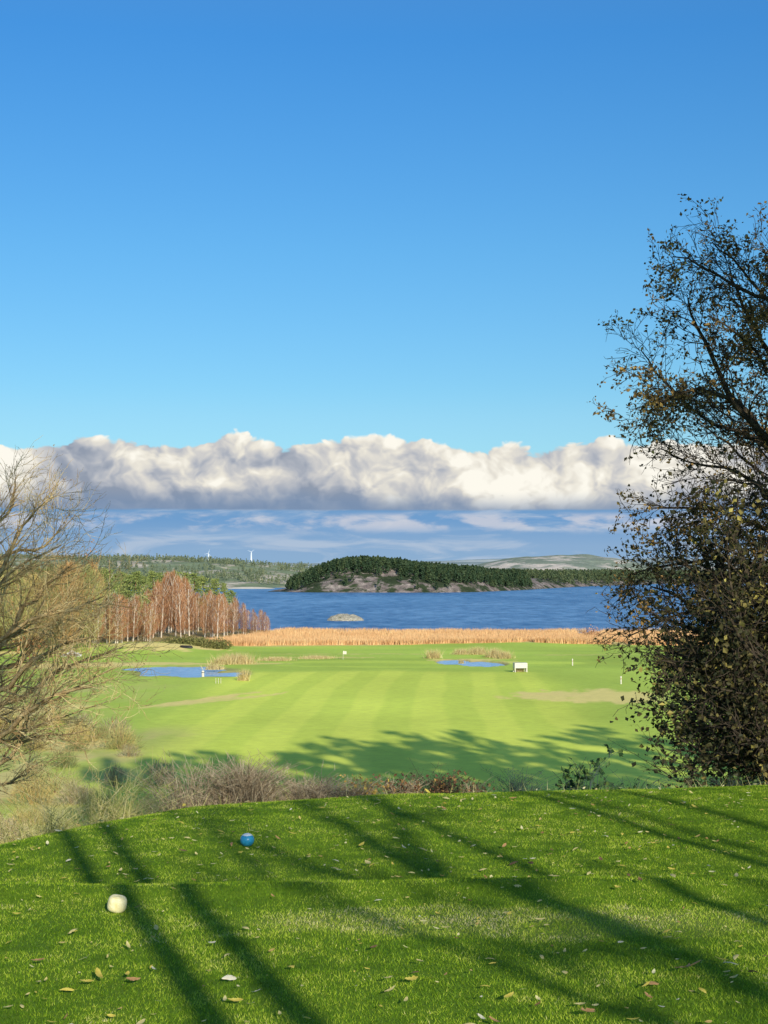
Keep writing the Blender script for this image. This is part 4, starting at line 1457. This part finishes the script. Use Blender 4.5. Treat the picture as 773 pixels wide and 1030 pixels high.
def stem_bush(px, back, pytop, wpx, n, label, matl, name='dead_shrub', lean=.26, r=.0035, leaf=None, nleaf=0, lsize=.04, cat='shrub'):
    g = crest_point(px, back)
    h = CAMZ + (573 - pytop) / FPX * g[1] - g[2]
    w = wpx / FPX * g[1]
    root = empty(name, g, label=label, cat=cat)
    q = rng.normal(size=(n, 3)) * [w * .24, w * .18, 0]
    q[:, 2] = height(q[:, 0] + g[0], q[:, 1] + g[1]) - g[2] - .03
    H = (g[2] + h - (q[:, 2] + g[2])) * rng.uniform(.45, 1.0, n) * (1 - .5 * np.clip(np.abs(q[:, 0]) / (w * .5), 0, 1) ** 2)
    d = rng.normal(size=(n, 3)) * lean; d[:, 2] = 0
    d[:, 0] += q[:, 0] / w * .35
    up = np.array([0, 0, 1.0])
    p1 = q + (up + d * .35) * H[:, None] * .5
    p2 = q + (up * .98 + d * .8) * H[:, None] * .8
    p3 = q + (up * .96 + d * 1.3) * H[:, None]
    P = np.stack([q, p1, p2, p3], 1)
    m = MB(); tube_batch(m, P, np.tile([r, r * .8, r * .6, r * .4], (n, 1)), 3, rng.random(n))
    # side twigs
    t = rng.random((n * 3, 1)); k = rng.integers(n, size=n * 3)
    s = p1[k] * (1 - t) + p3[k] * t
    dd = unit(rng.normal(size=(n * 3, 3)) * [.8, .8, .4] + [0, 0, .7]) * (H[k] * .16)[:, None]
    tube_batch(m, np.stack([s, s + dd * .5 + rng.normal(size=s.shape) * .006, s + dd], 1), np.tile([r * .6, r * .5, r * .3], (n * 3, 1)), 3, rng.random(n * 3))
    m.build('stem', matl, root)
    if leaf is not None:
        m = MB(); kk = rng.integers(len(s), size=nleaf)
        scatter_leaves(m, (s + dd)[kk] + rng.normal(size=(nleaf, 3)) * .02, lsize); m.build('leaves', leaf, root)
    return root


brown_leaf = m_leaf('brown_bramble_leaves', [(0, (0.07, 0.035, 0.02)), (0.5, (0.20, 0.10, 0.045)), (0.85, (0.38, 0.22, 0.08)), (1, (0.6, 0.45, 0.15))], 0.2)
gold_leaf = m_leaf('gold_leaves', [(0, (0.22, 0.12, 0.04)), (0.5, (0.48, 0.30, 0.07)), (1, (0.70, 0.52, 0.12))], 0.2)
green_leaf = m_leaf('dark_green_leaves', [(0, (0.02, 0.05, 0.02)), (0.6, (0.05, 0.11, 0.03)), (1, (0.13, 0.2, 0.05))], 0.25)
darkgreen_twig = m_leaf('blue_green_stems', [(0, (0.03, 0.05, 0.045)), (1, (0.08, 0.11, 0.09))], 0.0)
stem_bush(246, .9, 757, 62, 900, 'pale grey-brown dead bush just over the tee crest, left of centre', dead_mat)
stem_bush(195, 1.4, 757, 80, 360, 'thin upright dead stems left of the grey-brown bush', dead_mat, lean=.25)
stem_bush(212, 1.8, 738, 110, 26, 'sparse tall wiry stalks rising above the dead bushes', dead_mat, 'tall_stalks', lean=.2, leaf=brown_leaf, nleaf=40, lsize=.03, cat='stalks')
stem_bush(105, 2.0, 762, 90, 300, 'yellowish thin stems on the slope left of the dead bushes', slope_mat, lean=.3)
stem_bush(40, 1.5, 790, 80, 260, 'short straw stems at the far left end of the crest', slope_mat, lean=.3)
stem_bush(315, .8, 776, 90, 800, 'low grey dead brush along the crest right of the pale bush', dead_mat, lean=.4)
stem_bush(362, .7, 778, 44, 200, 'low bramble with golden leaves on the crest', dead_mat, 'bramble', leaf=gold_leaf, nleaf=330, lsize=.045)
stem_bush(402, .7, 776, 40, 200, 'low bramble with purple-brown leaves right of the golden one', dead_mat, 'bramble', leaf=brown_leaf, nleaf=300, lsize=.045)
stem_bush(446, .7, 772, 34, 160, 'brown-leaved bramble with a peaked top near the middle of the crest', twig_dark, 'bramble', leaf=brown_leaf, nleaf=240, lsize=.045)
stem_bush(476, .6, 780, 30, 120, 'small brown bramble at the right end of the bramble row', dead_mat, 'bramble', leaf=brown_leaf, nleaf=160, lsize=.04)
stem_bush(424, 1.3, 762, 60, 90, 'thin dark twigs standing behind the brambles', twig_dark, lean=.25)
stem_bush(520, .9, 768, 36, 150, 'dark blue-green wiry shrub on the crest left of the broad-leaved bush', darkgreen_twig, 'wiry_shrub', lean=.35)
stem_bush(585, 1.1, 752, 46, 34, 'dark green broad-leaved bush on the crest before the shaded fairway', darkgreen_twig, 'broadleaf_bush', lean=.28, r=.006, leaf=green_leaf, nleaf=260, lsize=.075)
stem_bush(635, 1.0, 772, 60, 60, 'low dark green leafy sprigs right of the broad-leaved bush', darkgreen_twig, 'broadleaf_bush', lean=.4, r=.004, leaf=green_leaf, nleaf=120, lsize=.05)
stem_bush(740, .9, 776, 90, 120, 'low dark sprigs on the crest beneath the dense dark tree', darkgreen_twig, 'low_sprigs', lean=.4, r=.004, leaf=green_leaf, nleaf=240, lsize=.045)

# rough grass on the bank below the crest
n = 46000
x = rng.uniform(-22, 9, n); s = rng.random(n) ** 1.3 * 26 + .25
y = np.interp(x, EX, EY) + s
P = np.stack([x, y, height(x, y) - .02], -1)
k = (x < -1) | (rng.random(n) < .45)
P = P[k]
mb = MB(); blades(mb, P, .14 + .16 * fbm(P[:, 0], P[:, 1], 12), .009, .45)
tag(mb.build('rough_grass', slope_mat), 'uncut straw and olive grass on the bank below the tee', 'grass', kind='stuff')

# ------------------------------------------------------------------ mown tee grass
def tee_grass():
    n = 620000
    # density falls with distance, as needed for what can be told apart
    y = 4.6 + (rng.random(n) ** 1.15) * 15.2
    hw = 0.2577 * y + 0.9
    x = rng.uniform(-1, 1, n) * hw
    ye = np.interp(x, EX, EY)
    k = y < ye + .9
    x, y = x[k], y[k]
    n = len(x)
    P = np.stack([x, y, height(x, y) - .003], -1)
    h = 0.012 + 0.009 * fbm(x * 2.5, y * 2.5, 17, 3)
    w = 0.0026 + 0.00018 * y
    H = (h * rng.uniform(.6, 1.3, n))[:, None]
    a = rng.random(n) * 2 * PI
    s = np.stack([np.cos(a), np.sin(a), np.zeros(n)], -1) * (w * .5)[:, None]
    d = rng.normal(size=(n, 3)) * .55; d[:, 2] = 0
    V = np.stack([P - s, P + s, P + (np.array([0, 0, 1.0]) + d) * H], 1).reshape(-1, 3)
    mb = MB(); 
    clump = fbm(x * 5, y * 5, 23, 3)
    worn = (1 - sm(((x - 0.75) / 1.7) ** 2 + ((y - 8.35) / 0.55) ** 2 + (fbm(x * 3, y * 3, 8, 4) - .5) * 1.6, 0.4, 1.2))
    r = np.clip(.10 + .60 * rng.random(n) + (clump - .5) * .9 + worn * .30 + (rng.random(n) < .03) * .3, 0, 1)
    mb.add(V, np.arange(3 * n).reshape(-1, 3), r)
    m, T = mat('tee_grass')
    at_ = T.new('ShaderNodeAttribute', attribute_name='rnd')
    f = at_.outputs['Fac']
    nn = T.noise(wpos(T), 0.8, 4, 0.6)
    f = T.m('ADD', f, T.m('MULTIPLY', T.m('SUBTRACT', nn, .5), .5))
    c = T.ramp(f, [(0.0, (0.055, 0.14, 0.006)), (0.35, (0.20, 0.36, 0.014)), (0.65, (0.50, 0.64, 0.045)), (0.9, (0.76, 0.78, 0.15)), (1.0, (0.86, 0.76, 0.40))])
    T.put(T.bs.inputs['Base Color'], c)
    T.bs.inputs['Roughness'].default_value = 0.55
    T.bs.inputs['Specular IOR Level'].default_value = 0.25
    tr = T.new('ShaderNodeBsdfTranslucent'); T.put(tr.inputs[0], c)
    mx = T.new('ShaderNodeMixShader'); mx.inputs[0].default_value = .4
    T.l.new(T.bs.outputs[0], mx.inputs[1]); T.l.new(tr.outputs[0], mx.inputs[2]); T.l.new(mx.outputs[0], T.out.inputs[0])
    tag(mb.build('mown_grass', m), 'short mown green grass on the two levels of the tee', 'grass', kind='stuff')


tee_grass()

# ------------------------------------------------------------------ tee markers
def marker(px, pyc, dia_px, label, colmat, glint_mat, squash, tilt, name='tee_marker'):
    g = ground_at(px, pyc + dia_px * .42)
    R = dia_px / FPX * g[1] / 2
    root = empty(name, g + np.array([0, 0, R * squash * .93]), label=label, cat='tee marker')
    root.rotation_euler = tilt
    nu, nv = 36, 24
    def sph(b0, b1, k=1.0, nvv=nv):
        V = []
        for j in range(nvv + 1):
            b = b0 + (b1 - b0) * j / nvv
            z = math.cos(b); r = math.sin(b)
            for i in range(nu):
                a = 2 * PI * i / nu
                q = abs(z) ** 3.2 + abs(r) ** 3.2 if squash < .9 else 1.0
                q = q ** (-1 / 3.2) * .93 * (1 + .02 * math.sin(3 * a + 2 * b)) if squash < .9 else 1.0
                V.append((math.cos(a) * r * R * k * q, math.sin(a) * r * R * k * q, z * R * squash * k * q))
        F = [[j * nu + i, (j + 1) * nu + i, (j + 1) * nu + (i + 1) % nu, j * nu + (i + 1) % nu] for j in range(nvv) for i in range(nu)]
        return V, F
    m = MB(); V, F = sph(.0, PI); m.add(V, F, smooth=True); ball = m.build('ball', colmat, root)
    if glint_mat:
        m = MB(); V, F = sph(0, .80, 1.012, 8); m.add(V, F, smooth=True); m.build('glint', glint_mat, ball)  # white shell over the top, a highlight painted as its own surface
    m = MB(); m.tube([(0, 0, -R * squash * 1.35), (0, 0, -R * squash * .9)], [R * .10, R * .12], 8); m.build('spike', dark_paint, root)
    return g, R


m_ivory = m_noise('ivory_plastic', (0.70, 0.60, 0.26), (0.92, 0.86, 0.56), 22, 0.55, 0.15)
m_blue = m_noise('blue_plastic', (0.015, 0.24, 0.48), (0.05, 0.40, 0.66), 12, 0.28, 0.05, spec=0.6)
m_glint = m_noise('white_glint', (0.75, 0.80, 0.85), (0.86, 0.88, 0.9), 20, 0.35)  # near-white colour standing in for the highlight on the blue ball
marker(120.5, 905.5, 20.5, 'ivory white round tee marker on the near level of the tee', m_ivory, None, .88, (0.1, .12, .3))
marker(250, 843, 14, 'blue round tee marker with a painted white highlight on top on the far level of the tee', m_blue, m_glint, .94, (0, 0, 0))

# ------------------------------------------------------------------ fallen leaves
def leaf_mesh(kind, seed):
    r = random.Random(seed)
    L, W = 1.0, {'oval': .42, 'slim': .26, 'lobed': .55}[kind]
    n = 14
    left, right, mid = [], [], []
    for i in range(n + 1):
        t = i / n
        w = W * math.sin(PI * t ** .85) ** .8 if 0 < t < 1 else 0.0
        if kind == 'lobed': w *= 1 + .38 * math.cos(t * 2 * PI * 3.6 + r.random() * .3)
        curl = .22 * (t - .5) ** 2 * 4 * r.uniform(.8, 1.2)
        e = .10 + r.uniform(-.04, .04)
        mid.append((t - .5, 0, curl * .5))
        left.append((t - .5, w * .5, curl * .5 + w * e))
        right.append((t - .5, -w * .5, curl * .5 + w * (e + r.uniform(-.08, .08))))
    V = mid + left + right
    F = []
    for i in range(n):
        F.append([i, i + 1, n + 1 + i + 1, n + 1 + i])
        F.append([i + 1, i, 2 * (n + 1) + i, 2 * (n + 1) + i + 1])
    # stalk
    V = V + [(-.5, .012, 0), (-.5, -.012, 0), (-.72, 0, .05)]
    k = 3 * (n + 1)
    T3 = [[k, k + 1, k + 2]]
    return V, F, T3


leaf_cols = {
    'yellow': ((0.74, 0.56, 0.08), (0.95, 0.80, 0.20)),
    'straw': ((0.78, 0.62, 0.24), (0.95, 0.84, 0.42)),
    'pale': ((0.84, 0.76, 0.58), (0.96, 0.91, 0.76)),
    'brown': ((0.18, 0.10, 0.055), (0.36, 0.22, 0.12)),
    'orange': ((0.52, 0.27, 0.12), (0.78, 0.46, 0.22)),
}
leaf_protos = {}
for cn, (a, b) in leaf_cols.items():
    lm = m_noise('fallen_leaf_' + cn, a, b, 3.0, 0.65, 0.0, spec=.3)
    TT = NT(lm.node_tree); bs_ = next(q for q in lm.node_tree.nodes if q.type == 'BSDF_PRINCIPLED'); ou_ = next(q for q in lm.node_tree.nodes if q.type == 'OUTPUT_MATERIAL')
    tr_ = TT.new('ShaderNodeBsdfTranslucent'); TT.l.new(bs_.inputs['Base Color'].links[0].from_socket, tr_.inputs[0])
    mx_ = TT.new('ShaderNodeMixShader'); mx_.inputs[0].default_value = .4
    TT.l.new(bs_.outputs[0], mx_.inputs[1]); TT.l.new(tr_.outputs[0], mx_.inputs[2]); TT.l.new(mx_.outputs[0], ou_.inputs[0])
    for kd in ('oval', 'slim', 'lobed'):
        V, F, T3 = leaf_mesh(kd, len(leaf_protos))
        me = bpy.data.meshes.new('fallen_leaf')
        me.from_pydata(V, [], F + T3); me.update()
        for p in me.polygons: p.use_smooth = True
        me.materials.append(lm)
        leaf_protos[(cn, kd)] = me


def put_leaf(x, y, L, cn, kd, label, group, tilt=.25, lift=.025):
    o = bpy.data.objects.new('fallen_leaf', leaf_protos[(cn, kd)])
    COL.objects.link(o)
    o.location = (float(x), float(y), Hh(x, y) + lift + L * .10)
    o.rotation_euler = (0.07 + rng.normal() * tilt, rng.normal() * tilt, rng.random() * 6.28)
    o.rotation_mode = 'ZYX'
    o.scale = (L, L, L * rng.choice([1, 1, -1]))
    tag(o, label, 'leaf', group)
    return o


special = [(689, 977, .135, 'orange', 'lobed', 'large rust-brown oak leaf lying near the lower right corner'),
           (731, 971, .085, 'pale', 'oval', 'silvery white leaf right of the large rust-brown oak leaf'),
           (727, 981, .060, 'straw', 'oval', 'small straw leaf just below the silvery white leaf'),
           (754, 979, .075, 'brown', 'oval', 'curled brown leaf nearest the right edge by the silvery leaf'),
           (649, 1004, .050, 'orange', 'lobed', 'small orange leaf below and left of the large rust-brown oak leaf'),
           (662, 1015, .040, 'pale', 'oval', 'small white leaf under the small orange leaf at lower right'),
           (588, 1021, .085, 'orange', 'lobed', 'rusty leaf half sunk in the grass at the bottom edge'),
           (389, 987, .085, 'straw', 'slim', 'long straw leaf alone at the bottom middle'),
           (294, 974, .075, 'yellow', 'oval', 'yellow-tan leaf left of the bottom middle'),
           (233, 986, .075, 'pale', 'oval', 'greyish white leaf in the shadow stripe at lower left'),
           (215, 951, .055, 'pale', 'oval', 'small bright white leaf beside the shadow stripe at lower left'),
           (259, 1000, .060, 'pale', 'slim', 'whitish leaf below the greyish white leaf at lower left'),
           (103, 985, .120, 'yellow', 'slim', 'long yellow leaf at the lower left'),
           (137, 988, .070, 'orange', 'oval', 'orange leaf right of the long yellow leaf at lower left'),
           (42, 969, .070, 'orange', 'oval', 'orange-tan leaf near the left edge at the bottom'),
           (77, 938, .075, 'straw', 'slim', 'straw leaf below and left of the ivory tee marker'),
           (390, 798, .060, 'straw', 'slim', 'pale leaf just inside the tee crest near the middle'),
           (418, 861, .060, 'brown', 'oval', 'dark brown leaf on the far tee level near the middle'),
           (603, 866, .055, 'brown', 'oval', 'dark brown leaf right of the middle just behind the tee lip'),
           (654, 896, .075, 'yellow', 'slim', 'bright yellow leaf right of the middle just before the tee lip')]
for (px, py, L, cn, kd, lab) in special:
    g = ground_at(px, py)
    put_leaf(g[0], g[1], L, cn, kd, lab, 'fallen leaves on the tee', .2, .028)

kinds = ['oval', 'slim', 'lobed']
names_ = {'yellow': 'small yellow', 'straw': 'small straw-coloured', 'pale': 'small whitish', 'brown': 'small brown', 'orange': 'small orange-tan'}
cnt = 0
while cnt < 278:
    far = rng.random() < 0.52
    px = rng.uniform(-25, 798); py = rng.uniform(797, 885) if far else rng.uniform(887, 1040)
    if not far and rng.random() < .25: px = rng.uniform(380, 798)
    g = ground_at(px, py)
    if g[1] > float(np.interp(g[0], EX, EY)) - .1: continue
    cn = rng.choice(['yellow', 'straw', 'pale', 'brown', 'orange'], p=[.40, .37, .11, .05, .07])
    kd = str(rng.choice(kinds, p=[.5, .42, .08]))
    lvl = 'far' if g[1] > 9.7 else 'near'
    L = rng.uniform(.045, .095) if far else rng.uniform(.022, .072)
    put_leaf(g[0], g[1], L, str(cn), kd, f'{names_[str(cn)]} fallen leaf on the grass of the {lvl} tee level', f'{names_[str(cn)]} leaves on the {lvl} tee level', .16)
    cnt += 1

# hundreds more small leaves, too many to tell apart: one object
LV, LF, LT = leaf_mesh('oval', 99)
LV = np.array(LV); LFq = np.array(LF)
mb = MB(); c2 = 0
N = 760
while c2 < N:
    y = rng.uniform(5.6, 18.3); x = rng.uniform(-1, 1) * (0.2577 * y + .6)
    if y > float(np.interp(x, EX, EY)) - .1: continue
    if rng.random() > .35 + .65 * (y > 9.6): continue
    L_ = rng.uniform(.016, .042) if y < 9.6 else rng.uniform(.026, .062)
    a, t1_, t2_ = rng.random() * 6.28, rng.normal() * .25, .05 + rng.normal() * .2
    Rz = np.array([[math.cos(a), -math.sin(a), 0], [math.sin(a), math.cos(a), 0], [0, 0, 1]])
    Rx = np.array([[1, 0, 0], [0, math.cos(t2_), -math.sin(t2_)], [0, math.sin(t2_), math.cos(t2_)]])
    Ry = np.array([[math.cos(t1_), 0, math.sin(t1_)], [0, 1, 0], [-math.sin(t1_), 0, math.cos(t1_)]])
    V = (LV * L_) @ Rz.T @ Rx.T @ Ry.T + np.array([x, y, Hh(x, y) + .022 + L_ * .1])
    mb.add(V, LFq, rng.random(), smooth=True)
    c2 += 1
tag(mb.build('leaf_litter', m_leaf('leaf_litter', [(0, (0.30, 0.17, 0.07)), (0.15, (0.60, 0.40, 0.14)), (0.5, (0.88, 0.74, 0.28)), (1, (0.95, 0.88, 0.58))], .4)), 'tiny pale leaf bits sprinkled through the tee grass', 'leaf litter', kind='stuff')
